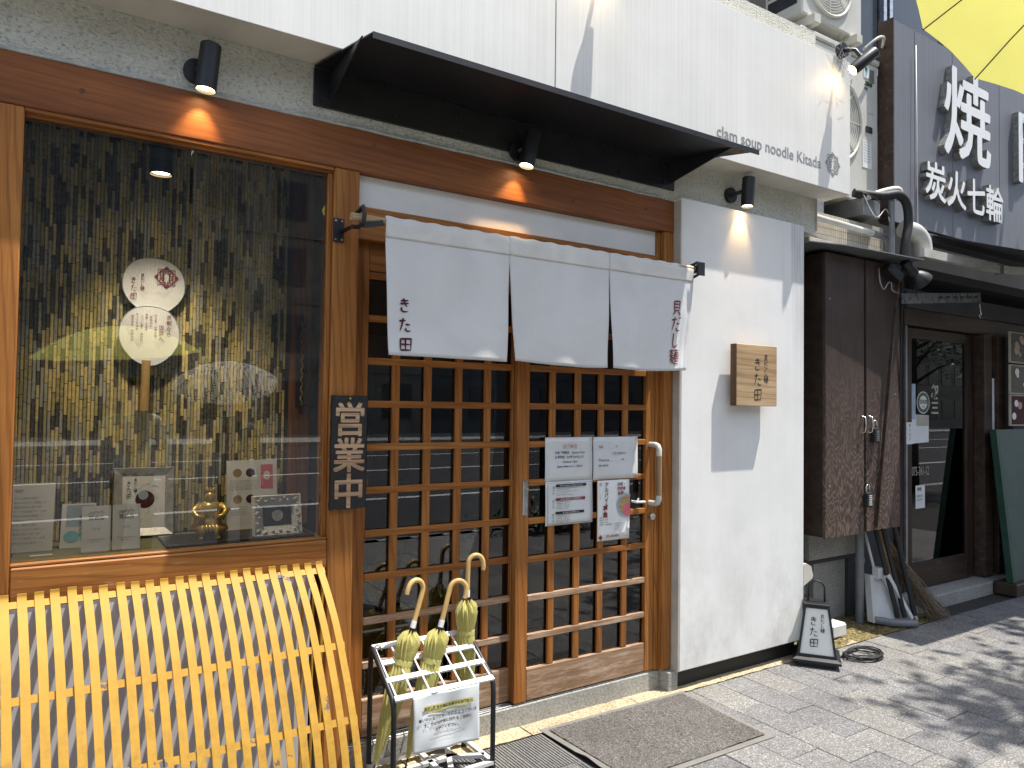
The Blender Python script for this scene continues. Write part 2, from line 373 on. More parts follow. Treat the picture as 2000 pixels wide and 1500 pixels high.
def cloth(name, c, trans=.25, wr=.4, dirt=.0):
    m, n, p, o = nodes(name); v = coords(n); a = noise(n, v, 3.5, 5, .6, .8)
    col = ramp(n, a, [(.3, tuple(x*(.92-dirt) for x in c)), (.65, c)]).outputs[0]
    n.links.new(col, p.inputs['Base Color']); p.inputs['Roughness'].default_value = .9; p.inputs['Specular IOR Level'].default_value = .1
    b = bump(n, p, noise(n, v, 7, 5, .62, 1.4), wr, .02)
    t = N(n, 'ShaderNodeBsdfTranslucent'); n.links.new(col, t.inputs[0]); x = n.nodes.new('ShaderNodeMixShader'); x.inputs[0].default_value = trans
    n.links.new(p.outputs[0], x.inputs[1]); n.links.new(t.outputs[0], x.inputs[2]); n.links.new(x.outputs[0], o.inputs[0]); return m
def houndstooth():
    m, n, p, o = nodes('checked parasol cloth'); v = coords(n, (1, 1, 1), 'UV')
    c = N(n, 'ShaderNodeTexChecker', Scale=46.); c.inputs[1].default_value = (.55, .53, .52, 1); c.inputs[2].default_value = (.03, .028, .03, 1)
    n.links.new(coords(n), c.inputs['Vector']); n.links.new(c.outputs[0], p.inputs['Base Color']); p.inputs['Roughness'].default_value = .9; return m
def ply(name, c):
    m, n, p, o = nodes(name); v = noisevec(n, coords(n, (3.2, 3.2, 1.1)), .75)
    wv = N(n, 'ShaderNodeTexWave', Scale=4.2, Distortion=5.5, Detail=3.); wv.wave_type = 'RINGS'; n.links.new(v, wv.inputs['Vector'])
    a = noise(n, coords(n, (60, 60, 4)), 1, 3); b = noise(n, coords(n), 2.5, 4)
    sx = N(n, 'ShaderNodeSeparateXYZ'); n.links.new(coords(n), sx.inputs[0]); mr = N(n, 'ShaderNodeMapRange'); mr.inputs[1].default_value = 1.9; mr.inputs[2].default_value = 1.0; n.links.new(sx.outputs[2], mr.inputs[0])  # ring grain lightens downward: sunlight on the lower doors painted into the colour
    k = N(n, 'ShaderNodeMath', operation='MULTIPLY'); n.links.new(mr.outputs[0], k.inputs[0]); n.links.new(ramp(n, wv.outputs[0], [(.55, (.04,)*3), (.95, (.85,)*3)]).outputs[0], k.inputs[1])
    col = mix(n, ramp(n, b, [(.3, tuple(x*.6 for x in c)), (.7, c)]).outputs[0], (.17, .115, .085), k.outputs[0])
    col = mix(n, col, ramp(n, a, [(.3, (.6,)*3), (.7, (1.15,)*3)]).outputs[0], .8, 'MULTIPLY')
    n.links.new(col, p.inputs['Base Color']); p.inputs['Roughness'].default_value = .62; bump(n, p, wv.outputs[0], .25, .002); return m
def tilewall():
    m, n, p, o = nodes('small beige wall tiles'); b = N(n, 'ShaderNodeTexBrick', Scale=1.); b.offset = 0
    b.inputs['Color1'].default_value = (.58, .53, .44, 1); b.inputs['Color2'].default_value = (.48, .43, .35, 1); b.inputs['Mortar'].default_value = (.22, .19, .15, 1)
    b.inputs['Mortar Size'].default_value = .0022; b.inputs['Brick Width'].default_value = .022; b.inputs['Row Height'].default_value = .048
    cx = N(n, 'ShaderNodeCombineXYZ'); s = N(n, 'ShaderNodeSeparateXYZ'); n.links.new(coords(n), s.inputs[0]); n.links.new(s.outputs[0], cx.inputs[0]); n.links.new(s.outputs[2], cx.inputs[1])
    n.links.new(cx.outputs[0], b.inputs['Vector']); n.links.new(b.outputs[0], p.inputs['Base Color']); p.inputs['Roughness'].default_value = .5; return m
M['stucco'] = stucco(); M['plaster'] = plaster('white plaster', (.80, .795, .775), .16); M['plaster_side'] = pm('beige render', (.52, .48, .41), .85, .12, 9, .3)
M['panel'] = plaster('white sign sheet', (.80, .79, .755), .55, False, True); M['soffit'] = pm('cream soffit', (.66, .63, .55), .6, .12, 2.5)
M['trim'] = pm('grey bead trim', (.50, .51, .47), .7, .2, 18, .4)
M['concrete'] = speck('concrete', (.36, .35, .32), (.20, .19, .18), (.50, .49, .46), 220, perob=.06)
M['kerbstone'] = speck('yellow granite', (.46, .38, .24), (.22, .17, .10), (.64, .57, .42), 150, perob=.12)
M['paver'] = speck('grey granite paver', (.190, .184, .178), (.09, .088, .085), (.40, .39, .37), 210, perob=.2)
M['paver_bed'] = speck('paver bedding', (.045, .042, .04), (.02, .02, .02), (.09, .085, .08), 200)
M['ribpaver'] = speck('ribbed grey paver', (.17, .165, .16), (.10, .10, .10), (.26, .25, .24), 260)
M['asphalt'] = speck('asphalt', (.055, .055, .057), (.03, .03, .03), (.12, .12, .12), 120)
M['mat'] = speck('loop pile mat', (.150, .138, .122), (.055, .05, .043), (.30, .28, .245), 240, .98)
M['matedge'] = pm('mat rubber edge', (.19, .178, .16), .8, .1, 8)
M['moss'] = speck('mossy dirt', (.16, .13, .055), (.05, .045, .02), (.34, .27, .13), 90)
M['soil'] = speck('dirt', (.05, .04, .032), (.02, .018, .014), (.16, .13, .09), 80)
M['yellow'] = chipped('yellow painted steel', (.50, .282, .048), (.13, .115, .12), (.25, .135, .035))
M['backing'] = pm('lavender grey board', (.60, .58, .59), .6, .1, 3)
M['noren'] = cloth('white cotton', (.80, .80, .80), .18, .16); M['norenhem'] = cloth('stained cotton hem', (.79, .775, .735), .1, .25, .08)
M['parasol'] = cloth('yellow green parasol cloth', (.74, .70, .20), .42, .25); M['parasolf'] = cloth('furled parasol cloth', (.60, .55, .20), .25, .2)
M['check'] = houndstooth(); M['ply'] = ply('brown stained plywood', (.070, .044, .033)); M['plyside'] = wood('dark stained timber', 0, ((.018, .012, .009), (.035, .024, .018), (.055, .038, .028)))
M['tilewall'] = tilewall(); M['fascia'] = plaster('grey metal cladding', (.175, .182, .205), 1.0, False, True)
M['letter'] = pm('white enamel letter', (.82, .82, .80), .35, .05, 6); M['letter_side'] = pm('letter return', (.26, .25, .23), .5, .3, 30)
M['darkwall'] = pm('dark grey wall', (.055, .058, .062), .7, .2, 3, .2); M['brownwood'] = wood('dark brown joinery', 2, ((.022, .013, .009), (.05, .03, .02), (.075, .046, .03)))
M['brownwoodx'] = wood('dark brown joinery flat', 0, ((.03, .02, .014), (.065, .042, .03), (.10, .068, .05)), wear=(.17, .12, .09), wearamt=.36)
M['green'] = pm('dark green board', (.040, .085, .075), .5, .2, 4); M['greenedge'] = pm('green paint', (.02, .07, .045), .5, .2)
M['acbody'] = pm('ivory air conditioner casing', (.64, .63, .57), .5, .08, 4); M['acdark'] = pm('dark fin coil', (.03, .03, .032), .6, .2, 20)
M['bluegrey'] = pm('dark blue window', (.02, .026, .034), .2, .1, 2); M['shelf'] = pm('olive shelf cloth', (.20, .19, .085), .8, .15, 6)
M['rope'] = pm('gold rope', (.45, .30, .11), .8, .3, 60); M['leaf'] = pm('street tree leaf', (.07, .12, .025), .5, .3, 3); M['bark'] = pm('bark', (.09, .07, .055), .9, .3, 14, .8, 30)
M['skin'] = pm('skin', (.50, .31, .22), .5, .08, 6); M['hair'] = pm('black hair', (.012, .010, .010), .45, .3, 40, stretch=(1, 1, .2)); M['shirt_w'] = cloth('white shirt', (.62, .62, .60), 0, .5)
M['shirt_g'] = cloth('grey shirt', (.16, .17, .19), 0, .5); M['shirt_b'] = cloth('beige dress shirt', (.42, .36, .28), 0, .5); M['trouser'] = cloth('dark trousers', (.03, .032, .04), 0, .4)
M['mz0'] = pm('gold glass stick', (.86, .70, .30), .28, .15, 60); M['mz1'] = pm('olive glass stick', (.56, .48, .21), .28, .2, 60)
M['mz2'] = pm('grey glass stick', (.54, .52, .41), .28, .15, 60); M['mz3'] = pm('black glass stick', (.14, .12, .08), .25, .3, 60)
M['straw'] = pm('broom twig', (.26, .19, .12), .8, .3, 40); M['marking'] = pm('white road paint', (.62, .62, .60), .7, .15, 12)
M['pvc'] = pm('white plastic pipe', (.60, .59, .54), .4, .15, 8); M['pvcg'] = pm('grey plastic pipe', (.19, .20, .21), .4, .15, 8); M['lantern'] = pm('lantern screen', (.80, .81, .78), .6, .04, 5)
M['bldg1'] = pm('far grey facade', (.09, .095, .10), .8, .15, 1); M['bldg2'] = pm('far tan facade', (.20, .18, .155), .8, .15, 1); M['steel'] = pm('stainless pipe', (.4, .38, .33), .3, .2, 6, metal=.8)

# ------------------------------------------------------------------ ground
B(-40, 120, -60, 30, -.35, -.16).build('ground', M['asphalt'], kind='structure')
B(-40, 120, -24, -4.52, -.155, -.12).build('road', M['asphalt'], kind='structure')
for i, y in enumerate((-8.5, -13.4, -18)):
    B(-40, 120, y-.09, y+.09, -.119, -.113).build('lane_line', M['marking'], kind='structure')
kb = empty('kerb', (0, -4.45, -.12)); tag(kb, kind='structure')
for i in range(-6, 16): B(i*1.2+.004, i*1.2+1.196, -4.52, -4.36, -.15, .0, .008).build('kerb_stone', M['concrete'], kb)
pv = B(-12, 20, -4.355, 1.0, -.12, -.012).build('pavement', M['paver_bed'], kind='structure')
# granite pavers, 200 x 300, broken bond
pm0 = B(-.0985, .0985, -.1485, .1485, -.03, 0, .003); src = None
X0 = 2.91; col0 = -6
cells = []
for c in range(col0, 32):
    xc = X0+.1+.2*c
    for r in range(0, 15):
        yc = -.07-.15-.3*r+(.15 if c % 2 else 0)
        if c % 2 and r == 0: yc, ln = -.07-.075, .15
        else: ln = .3
        if xc < 2.05 and yc > -.5: continue
        cells.append((xc, yc, ln))
cells.sort(key=lambda q: math.hypot(q[0]-3.6, (q[1]+.6)*1.2))
pool = None; half = None
rest = MB()
for i, (xc, yc, ln) in enumerate(cells):
    if i < 290:
        dz = random.uniform(-.0022, .0012)
        if ln < .2:
            if half is None: half = B(-.0985, .0985, -.0735, .0735, -.03, 0, .003).build('paver', M['paver'], pv, local=True); o = half
            else: o = copy_part(half, pv, (0, 0, 0))
        else:
            if pool is None: pool = pm0.build('paver', M['paver'], pv, local=True); o = pool
            else: o = copy_part(pool, pv, (0, 0, 0))
        o.location = Vector((xc, yc, dz))-WL[pv.name]; o.rotation_euler = (random.uniform(-.003, .003), random.uniform(-.004, .004), random.uniform(-.003, .003))
    else: rest.box(xc-.0985, xc+.0985, yc-ln/2+.0015, yc+ln/2-.0015, -.03, 0)
for c in range(-60, col0):
    for r in range(3, 15): rest.box(X0+.2*c+.0015, X0+.2*c+.1985, -.07-.3*r-.2985+(.15 if c % 2 else 0), -.07-.3*r-.0015+(.15 if c % 2 else 0), -.03, 0)
rest.build('paver_field', M['paver'], pv, kind='stuff')
# ribbed pavers under the umbrella stand
for i in range(5):
    for r in range(4):
        b = MB(); x0, y0 = .952+i*.2, -.072-.3*(r+1)
        b.box(x0+.002, x0+.198, y0+.002, y0+.298, -.03, -.004)
        for k in range(13): b.box(x0+.008+k*.0145, x0+.016+k*.0145, y0+.006, y0+.294, -.0042, .0)
        b.build('ribbed_paver', M['ribpaver'], pv)
ks = empty('kerb_strip', (2.4, 0, 0)); tag(ks, kind='structure')
x = -1.2; k = 0
while x < 3.98:
    L = (.62, .60, .66)[k % 3]; m = MB(); n = 14
    def fn(u, v, x=x, L=L):
        yf = -.069+random.uniform(-.006, .004); return (x+.003+u*(L-.006), yf+(.09-yf)*v, .002+random.uniform(-.0015, .0015))
    m.grid(n, 3, fn); m.box(x+.004, x+L-.004, -.06, .09, -.03, -.001); m.build('kerb_block', M['kerbstone'], ks); x += L; k += 1
gap = MB()
def fn(u, v):
    return (3.93+u*1.55+.06*math.sin(v*9), -.07+v*.5, .002+.012*math.sin(u*11)*math.sin(v*7)+random.uniform(-.006, .008)*(1 if .05 < v else 0))
gap.grid(40, 18, fn); gap.build('moss_bed', M['moss'], label='mossy dirt between the shop corner and the brooms', cat='moss', kind='stuff')
dm = MB(); rd = random.Random(5)
for i in range(260):
    x, y = rd.uniform(4.0, 5.4), rd.uniform(-.05, .4); a = rd.uniform(0, 6); s_ = rd.uniform(.006, .02); z = .012+rd.uniform(0, .004)
    dm.add([(x, y, z), (x+s_*math.cos(a), y+s_*math.sin(a), z+.004), (x+s_*math.cos(a+1), y+s_*math.sin(a+1), z+.002)], [(0, 1, 2)])
dm.build('leaf_litter', M['straw'], label='dry leaf scraps on the mossy dirt by the brooms', cat='leaf litter', kind='stuff')

# ------------------------------------------------------------------ the shop front
sf = empty('noodle_shop', (1.3, .1, 0), 'cedar framed noodle shop front with display window and lattice doors', 'shop front')
B(-2.2, 4.10, .012, .16, 2.60, 3.9).build('stucco_wall', M['stucco'], sf)
B(4.10, 4.104, -.0, .16, 2.62, 2.83).build('wall_end', M['plaster_side'], sf)
m = MB(); m.tube([(-2.2+i*.09, .006+random.uniform(-.002, .002), 2.609+random.uniform(-.003, .003)) for i in range(56)], .008, 8); m.build('bead_trim', M['trim'], sf, True)
hb = B(-2.2, 2.842, 0, .15, 2.432, 2.602, .004).build('header_beam', M['ced_h'], sf)
for x, z in ((.085, 2.52), (.99, 2.51), (1.12, 2.55), (2.15, 2.49), (2.63, 2.53)):
    m = MB(); m.tube([(x, -.0015, z), (x, .0, z)], .009, 12); m.build('bolt_plug', M['board_edge'], hb)
B(-.32, -.072, 0, .15, 0, 2.43, .004).build('left_post', M['ced_z'], sf)
B(.957, 1.062, 0, .15, .0, 2.43, .004).build('middle_post', M['ced_z'], sf)
B(2.772, 2.838, .0, .15, .105, 2.43, .003).build('door_post', M['ced_z'], sf)
B(2.745, 2.771, .03, .15, .105, 2.43, .003).build('door_jamb', M['ced_z'], sf)
# window
wn = B(-.071, .956, .0, .14, .84, .951, .005).build('window', M['ced_sill'], sf, label='cedar window sill with rubbed paint')
B(-.071, .956, .004, .03, .953, .962, .002).build('glazing_bead', M['ced_x'], wn)
B(-.071, .956, .02, .06, 2.408, 2.431, .002).build('top_rail', M['ced_x'], wn); B(-.071, .956, .005, .02, 2.418, 2.431, .002).build('top_bead', M['ced_x'], wn)
B(.937, .956, .02, .06, .963, 2.407, .002).build('side_rail', M['ced_z'], wn)
B(-.071, .936, .037, .041, .962, 2.408).build('glass_pane', M['glass'], wn)
B(-.071, .956, .15, .42, .86, .955, .002).build('display_shelf', M['shelf'], wn)
B(-.071, .956, .042, .149, .951, .956).build('shelf_front', M['shelf'], wn)
B(-.34, .885, -.03, .10, .0, .83, .003).build('backing_board', M['backing'], sf)
# transom
tr = B(1.063, 2.77, .045, .06, 2.297, 2.431).build('transom_panel', M['white'], sf)
B(1.063, 2.744, .015, .13, 2.252, 2.296, .003).build('lintel_rail', M['ced_x'], sf)
B(1.063, 2.744, .03, .13, 2.165, 2.251, .003).build('lintel_board', M['ced_x'], sf)
th = B(.95, 2.79, .035, .30, -.02, .096, .004).build('threshold', M['concrete'], sf)
for y in (.05, .085): B(.99, 2.77, y-.006, y+.006, .0965, .103, .002).build('door_track', M['galv'], th)
B(2.79, 2.86, -.03, .15, -.02, .10, .003).build('post_base', M['concrete'], sf)
# sliding lattice doors
ROW = [2.028-.1806*i for i in range(10)]
pane0 = bar0 = None
def door(name, x0, x1, sl, sr, xs, y, bot):
    d = MB(); t = .03
    d.box(x0, x0+sl, y-t/2, y+t/2, .107, 2.17, .003); d.box(x1-sr, x1, y-t/2, y+t/2, .107, 2.17, .003)
    ob = d.build('sliding_door', M['ced_z'], sf, label=name)
    xa, xb = x0+sl+.0005, x1-sr-.0005
    B(xa, xb, y-t/2+.001, y+t/2-.001, 2.045, 2.168, .002).build('top_rail', M['ced_x'], ob)
    B(xa, xb, y-t/2+.001, y+t/2-.001, .109, bot, .003).build('bottom_rail', M['ced_grey'], ob)
    for b in xs: B(b-.018, b+.018, y-.0125, y+.002, bot+.0005, 2.0445, .0025).build('lattice_upright', M['ced_z'], ob)
    edges = [xa]+[q for b in xs for q in (b-.018, b+.018)]+[xb]; cols = list(zip(edges[::2], edges[1::2]))
    for i, z in enumerate(ROW):
        B(xa, xb, y-.0145, y+.004, z-.0145, z+.0145, .0025).build('lattice_bar', M['ced_grey' if i > 7 else 'ced_x'], ob)
    zz = [2.0445]+[q for z in ROW for q in (z+.0145, z-.0145)]+[bot]
    for a, b in cols:
        for zt, zb in zip(zz[::2], zz[1::2]):
            B(a, b, y+.006, y+.009, zb, zt).build('glass_pane', M['glass_door'], ob)
    return ob
dl = door('left door leaf with ten lattice rows, set behind', 1.064, 1.935, .077, .07, (1.271, 1.423, 1.578, 1.73), .09, .263)
dr = door('right door leaf with notices and handle', 1.868, 2.744, .070, .062, (2.075, 2.230, 2.379, 2.541), .052, .256)
for P in ([(2.712, .037, 1.292), (2.712, -.005, 1.292), (2.712, -.022, 1.286), (2.712, -.03, 1.27), (2.712, -.03, 1.235)], [(2.712, .037, .985), (2.712, -.005, .985), (2.712, -.022, .991), (2.712, -.03, 1.005), (2.712, -.03, 1.03)]):
    m = MB(); m.tube(P, .0145, 14); m.build('handle_mount', M['pvc'], dr, True, auto=40)
m = MB(); m.tube([(2.712, -.03, 1.03), (2.712, -.03, 1.235)], .0155, 14); m.build('pull_handle', M['bar_wood'], dr, True, auto=40)
m = MB(); m.tube([(2.712, .037, .915), (2.712, .012, .915)], .018, 18); m.tube([(2.712, .012, .915), (2.712, .004, .915)], .011, 18); m.box(2.7105, 2.7135, .002, .0042, .908, .922); m.build('lock_cylinder', M['chrome'], dr, True, auto=40)
m = B(1.902, 1.930, .031, .037, .974, 1.137, .002); m.build('flush_pull', M['galv'], dr)
m = MB(); m.tube([(1.918, .032, 1.098), (1.918, .022, 1.098)], .0085, 14); m.build('key_cylinder', M['chrome'], dr, True, auto=40)
m = MB(); m.tube([(2.585, .036, 1.0), (2.585, -.0, 1.0), (2.64, -.004, .998)], .006, 10); m.tube([(2.585, .0, 1.0), (2.598, -.002, 1.018)], .004, 8); m.build('latch_hook', M['white'], dr, True, auto=40)
# room behind the glass
rm = empty('dining_room', (1.5, 2.2, 0), 'dim dining room behind the lattice doors', 'room')
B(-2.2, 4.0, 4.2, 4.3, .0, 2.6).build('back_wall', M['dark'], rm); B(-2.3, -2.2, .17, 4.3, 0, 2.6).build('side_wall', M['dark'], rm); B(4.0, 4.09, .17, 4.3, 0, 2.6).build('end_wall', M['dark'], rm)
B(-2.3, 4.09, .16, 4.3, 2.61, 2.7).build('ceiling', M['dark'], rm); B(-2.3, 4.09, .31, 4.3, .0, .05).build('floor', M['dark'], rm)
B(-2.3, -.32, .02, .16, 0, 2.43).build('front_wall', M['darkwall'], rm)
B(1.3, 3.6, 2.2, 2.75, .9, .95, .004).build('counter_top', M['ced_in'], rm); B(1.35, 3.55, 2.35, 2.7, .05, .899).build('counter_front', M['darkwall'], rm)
m = MB()
def fn(u, v): return (1.35+u*.75, 1.6+.02*math.sin(u*30), 1.93-v*.16)
m.grid(40, 4, fn); m.build('short_curtain', M['norenhem'], label='short cream curtain hanging inside behind the left door', cat='curtain')
# white plaster wall
pw = empty('plaster_wall', (3.37, 0, 0), 'tall white plaster wall panel right of the doors', 'wall')
B(2.845, 3.90, -.052, .16, .10, 2.615, .006).build('wall_face', M['plaster'], pw); B(2.84, 2.8449, -.048, .16, .10, 2.60).build('wall_return', M['plaster_side'], pw)
B(2.88, 3.88, -.0, .15, -.02, .0995).build('shadow_gap', M['rubber'], pw)
# ------------------------------------------------------------------ white sign panel
sp = empty('shop_sign', (2.3, -.08, 2.826), 'long white sheet metal sign panel with grey lettering above the door', 'sign panel')
for a, b in ((-2.2, 1.9125), (1.9165, 4.194)): B(a, b, -.167, -.163, 2.828, 3.665, .0015).build('sheet', M['panel'], sp)
B(-2.2, 4.192, -.162, .011, 2.826, 2.834).build('soffit', M['soffit'], sp); B(-2.2, 4.192, -.162, .011, 3.655, 3.664).build('cap', M['panel'], sp); B(4.186, 4.193, -.162, .011, 2.835, 3.654).build('end_plate', M['soffit'], sp)
m = MB()
def emblem(m, cx, cz, y, s, T=None):
    """ring of a square and a turned square round a four-part meander"""
    o = m.T
    if T is not None: m.T = T if o is None else o @ T
    k = [0]
    def seg(a, b, w_):
        k[0] += 1; d = Vector((b[0]-a[0], b[1]-a[1])).normalized()*w_/2; yy = y-.0001*k[0]
        q = [(a[0]-d.y, a[1]+d.x), (a[0]+d.y, a[1]-d.x), (b[0]+d.y, b[1]-d.x), (b[0]-d.y, b[1]+d.x)]
        m.add([(cx+u*s, yy, cz+v*s) for u, v in q], [(0, 1, 2, 3)])
    for P in ([(.40, .40), (-.40, .40), (-.40, -.40), (.40, -.40)], [(.56, 0), (0, .56), (-.56, 0), (0, -.56)]):
        for i in range(4): seg(P[i], P[(i+1) % 4], .03)
    for i in range(4):
        a = math.pi/2*i; P = [(.56, 0), (.41, .15), (.41, -.15)]; k[0] += 1
        m.add([(cx+(u*math.cos(a)-v*math.sin(a))*s, y-.0001*k[0], cz+(u*math.sin(a)+v*math.cos(a))*s) for u, v in P], [(0, 1, 2)])
    for sx in (-1, 1):
        for sz in (-1, 1):
            for a, b in (((.04, .30), (.30, .30)), ((.30, .32), (.30, .04)), ((.32, .05), (.12, .05)), ((.13, .03), (.13, .19)), ((.11, .18), (.22, .18)), ((.05, .32), (.05, .22))):
                seg((a[0]*sx, a[1]*sz), (b[0]*sx, b[1]*sz), .06)
    m.T = o; return m
tx = MB(); wtx = max(v[0] for v in glyphs('clam soup noodle Kitada', 0, 0, 'LEFT', 0)[0]); pre = ''
for wd_ in ('clam', 'soup', 'noodle', 'Kitada'):
    gx = lambda t: [v[0] for v in glyphs(t, 0, 0, 'LEFT', 0)[0]]
    x_ = (max(gx(pre+wd_))-max(gx(wd_)))*.915/wtx; MB().text(wd_, .915/wtx, 2.978+x_, -.168, 2.936, fat=.0012).build('lettering', M['inkgrey'], sp); pre += wd_+' '
_ = 0; emblem(MB(), 4.012, 2.985, -.168, .134).build('emblem', M['inkgrey'], sp)
# black awning
aw = empty('awning', (1.9, -.1, 2.66), 'black folded steel awning with pointed end over the door', 'awning')
B(.865, 2.842, .0, .011, 2.66, 2.81, .002).build('back_plate', M['black'], aw)
m = MB(); P = [(.865, .0), (2.842, .0), (3.061, -.378), (.957, -.378)]
m.add([(x, y, 2.811) for x, y in P]+[(x, y, 2.817) for x, y in P], [(0, 1, 2, 3), (7, 6, 5, 4), (0, 4, 5, 1), (1, 5, 6, 2), (2, 6, 7, 3), (3, 7, 4, 0)]); m.build('canopy_plate', M['black'], aw)
m = MB(); m.add([(.957, -.3785, 2.793), (3.061, -.3785, 2.793), (3.061, -.3785, 2.8175), (.957, -.3785, 2.8175), (.957, -.3735, 2.793), (3.061, -.3735, 2.793), (3.061, -.3735, 2.8108), (.957, -.3735, 2.8108)], [(0, 1, 2, 3), (4, 7, 6, 5), (0, 4, 5, 1), (0, 3, 7, 4), (1, 5, 6, 2)]); m.build('front_lip', M['black'], aw)
for x, d in ((.93, 0), (2.80, .10)):
    m = MB(); m.add([(x, -.002, 2.69), (x, -.002, 2.8105), (x+d, -.34, 2.8105), (x+.005, -.002, 2.69), (x+.005, -.002, 2.8105), (x+.005+d, -.34, 2.8105)], [(0, 1, 2), (3, 5, 4), (0, 3, 4, 1), (1, 4, 5, 2), (2, 5, 3, 0)]); m.build('gusset', M['black'], aw)
for i in range(7):
    for z in (2.69, 2.77):
        m = MB(); m.tube([(.90+i*.31, -.001, z), (.90+i*.31, -.007, z)], .0095, 6); m.build('bolt', M['blackp'], aw)
# wall spotlights
def lamp_light(name, loc, aim, watt, size, parent, col=(1, .62, .25), blend=.5, rad=.012):
    l = bpy.data.lights.new(name, 'SPOT'); l.energy = watt; l.color = col; l.spot_size = R(size); l.spot_blend = blend; l.shadow_soft_size = rad
    o = bpy.data.objects.new(name, l); link(o); o.parent = parent; o.location = Vector(loc)-WL[parent.name]
    o.rotation_euler = (Vector(aim)-Vector(loc)).to_track_quat('-Z', 'Y').to_euler(); return o
def wall_spot(x, y, z, tilt, label, watt, wally=.0, R0=.036, H=.17):
    e = empty('wall_spotlight', (x, wally, z), label, 'spotlight', 'black cylinder spotlights along the shop front')
    a = R(tilt); ax = Vector((math.sin(a), 0, math.cos(a))); c = Vector((x, y, z)); q = Vector((0, 0, 1)).rotation_difference(ax).to_matrix().to_4x4(); q.translation = c
    m = MB(); m.T = q; m.lathe([(R0*.9, -H/2+.012), (R0*.92, -H/2), (R0, -H/2), (R0, H/2-.004), (R0-.004, H/2), (.0, H/2)], n=30, cap=False); m.build('lamp_body', M['black'], e, True, auto=30)
    m = MB(); m.T = q; m.lathe([(.0001, -H/2+.012), (R0*.88, -H/2+.012)], n=24, cap=False); m.build('lens', M['lens'], e)
    m = MB(); m.tube([(x-.03, wally, z), (x-.03, wally-.02, z)], .044, 26); m.build('wall_mount', M['black'], e, True, auto=30)
    m = MB(); m.tube([(x-.03, wally-.02, z), (x-.01, y+.01, z+.01)], .012, 10); m.build('arm', M['blackp'], e, True, auto=40)
    p = c-ax*(H/2-.008); lamp_light('lamp', p, p-ax+Vector((0, .30, 0)), watt, 66, e, blend=.8); return e
wall_spot(.466, -.060, 2.678, 5, 'black cylinder spotlight on the stucco above the display window', 4.2, .011)
wall_spot(1.848, -.066, 2.665, 12, 'black cylinder spotlight bolted to the awning back plate', 4.2, -.001)
wall_spot(3.32, -.098, 2.712, 4, 'black cylinder spotlight above the white plaster wall', 3.0, .011)
def sign_spot(x, label, vis=True):
    e = empty('sign_spotlight', (x-.08, -.167, 3.70), label, 'spotlight', 'arm spotlights shining on the sign panel')
    m = MB(); m.tube([(x-.08, -.168, 3.70), (x-.08, -.20, 3.70)], .045, 22); m.build('wall_mount', M['black'], e, True, auto=30)
    A, Bq = Vector((x+.03, -.335, 3.665)), Vector((x-.085, -.255, 3.55)); ax = (A-Bq).normalized()
    m = MB(); m.tube([(x-.08, -.20, 3.70), (x-.06, -.26, 3.68), (A+Bq)/2], .012, 10); m.build('arm', M['blackp'], e, True, auto=40)
    m = MB(); m.tube([Bq, Bq+ax*.004, A-ax*.01, A], [.033, .036, .036, .031], 26, cap=False); m.tube([A-ax*.002, A-ax*.001], .0315, 26); m.build('lamp_body', M['black'], e, True, auto=30)
    m = MB(); m.tube([Bq+ax*.005, Bq+ax*.006], .034, 26); m.build('lens', M['lens'], e)
    lamp_light('lamp', Bq-ax*.01, Bq-ax*.4, .22, 110, e, (1, .72, .42), .9)
    return e
e = sign_spot(4.16, 'arm spotlight with lit lens at the right end of the sign panel')
rd = random.Random(3); m = MB()
for i in range(70):
    a = Vector((4.07+rd.gauss(0, .035), -.185+rd.gauss(0, .02), 3.67+rd.gauss(0, .045))); b = a+Vector((rd.gauss(0, .05), rd.gauss(0, .02), rd.gauss(-.02, .05))); m.tube([a, (a+b)/2+Vector((0, 0, -.008)), b], .0009, 3, False)
m.build('cobweb', M['plastic'], e)
sign_spot(2.29, 'arm spotlight above the middle of the sign panel')

# ------------------------------------------------------------------ noren curtain, brackets
nr = empty('noren', (1.95, -.115, 1.67), 'white split shop curtain with brushed red lettering over the doors', 'curtain')
m = MB(); m.tube([(.985, -.115, 2.213), (1.6, -.115, 2.207), (2.3, -.115, 2.209), (2.868, -.115, 2.221)], .0155, 14); m.build('rod', M['rod'], nr, True, auto=40)
def panel(x0t, x1t, x0b, x1b, ph, curl=0.):
    m = MB()
    def fn(u, v):
        z = 2.230-v*.556; xa = x0t+(x0b-x0t)*max(0, v-.2)/.8; xb = x1t+(x1b-x1t)*max(0, v-.2)/.8; x = xa+(xb-xa)*u
        y = -.133-.004*v+.010*v*math.sin(u*5+ph)+.005*v*math.sin(u*13+ph*2)-.012*v*v+.004*math.sin(v*9+u*4+ph)*v
        if v < .03: y += .006
        z += .006*v*math.sin(u*3.1+ph)+.010*v*(abs(u-.5)**2)*2
        if curl: y += curl*max(0, u-.72)**1.5*(v*.8+.2)+.010*math.sin(u*60)*max(0, u-.78)*4*v
        return (x, y, z)
    m.grid(46, 34, fn); ob = m.build('cloth', M['noren'], nr, True)
    s = ob.modifiers.new('thickness', 'SOLIDIFY'); s.thickness = .0016; s.offset = 1; return fn
f1 = panel(1.122, 1.702, 1.140, 1.686, .4); f2 = panel(1.703, 2.274, 1.730, 2.258, 2.1); f3 = panel(2.275, 2.850, 2.290, 2.800, 3.9, .10)
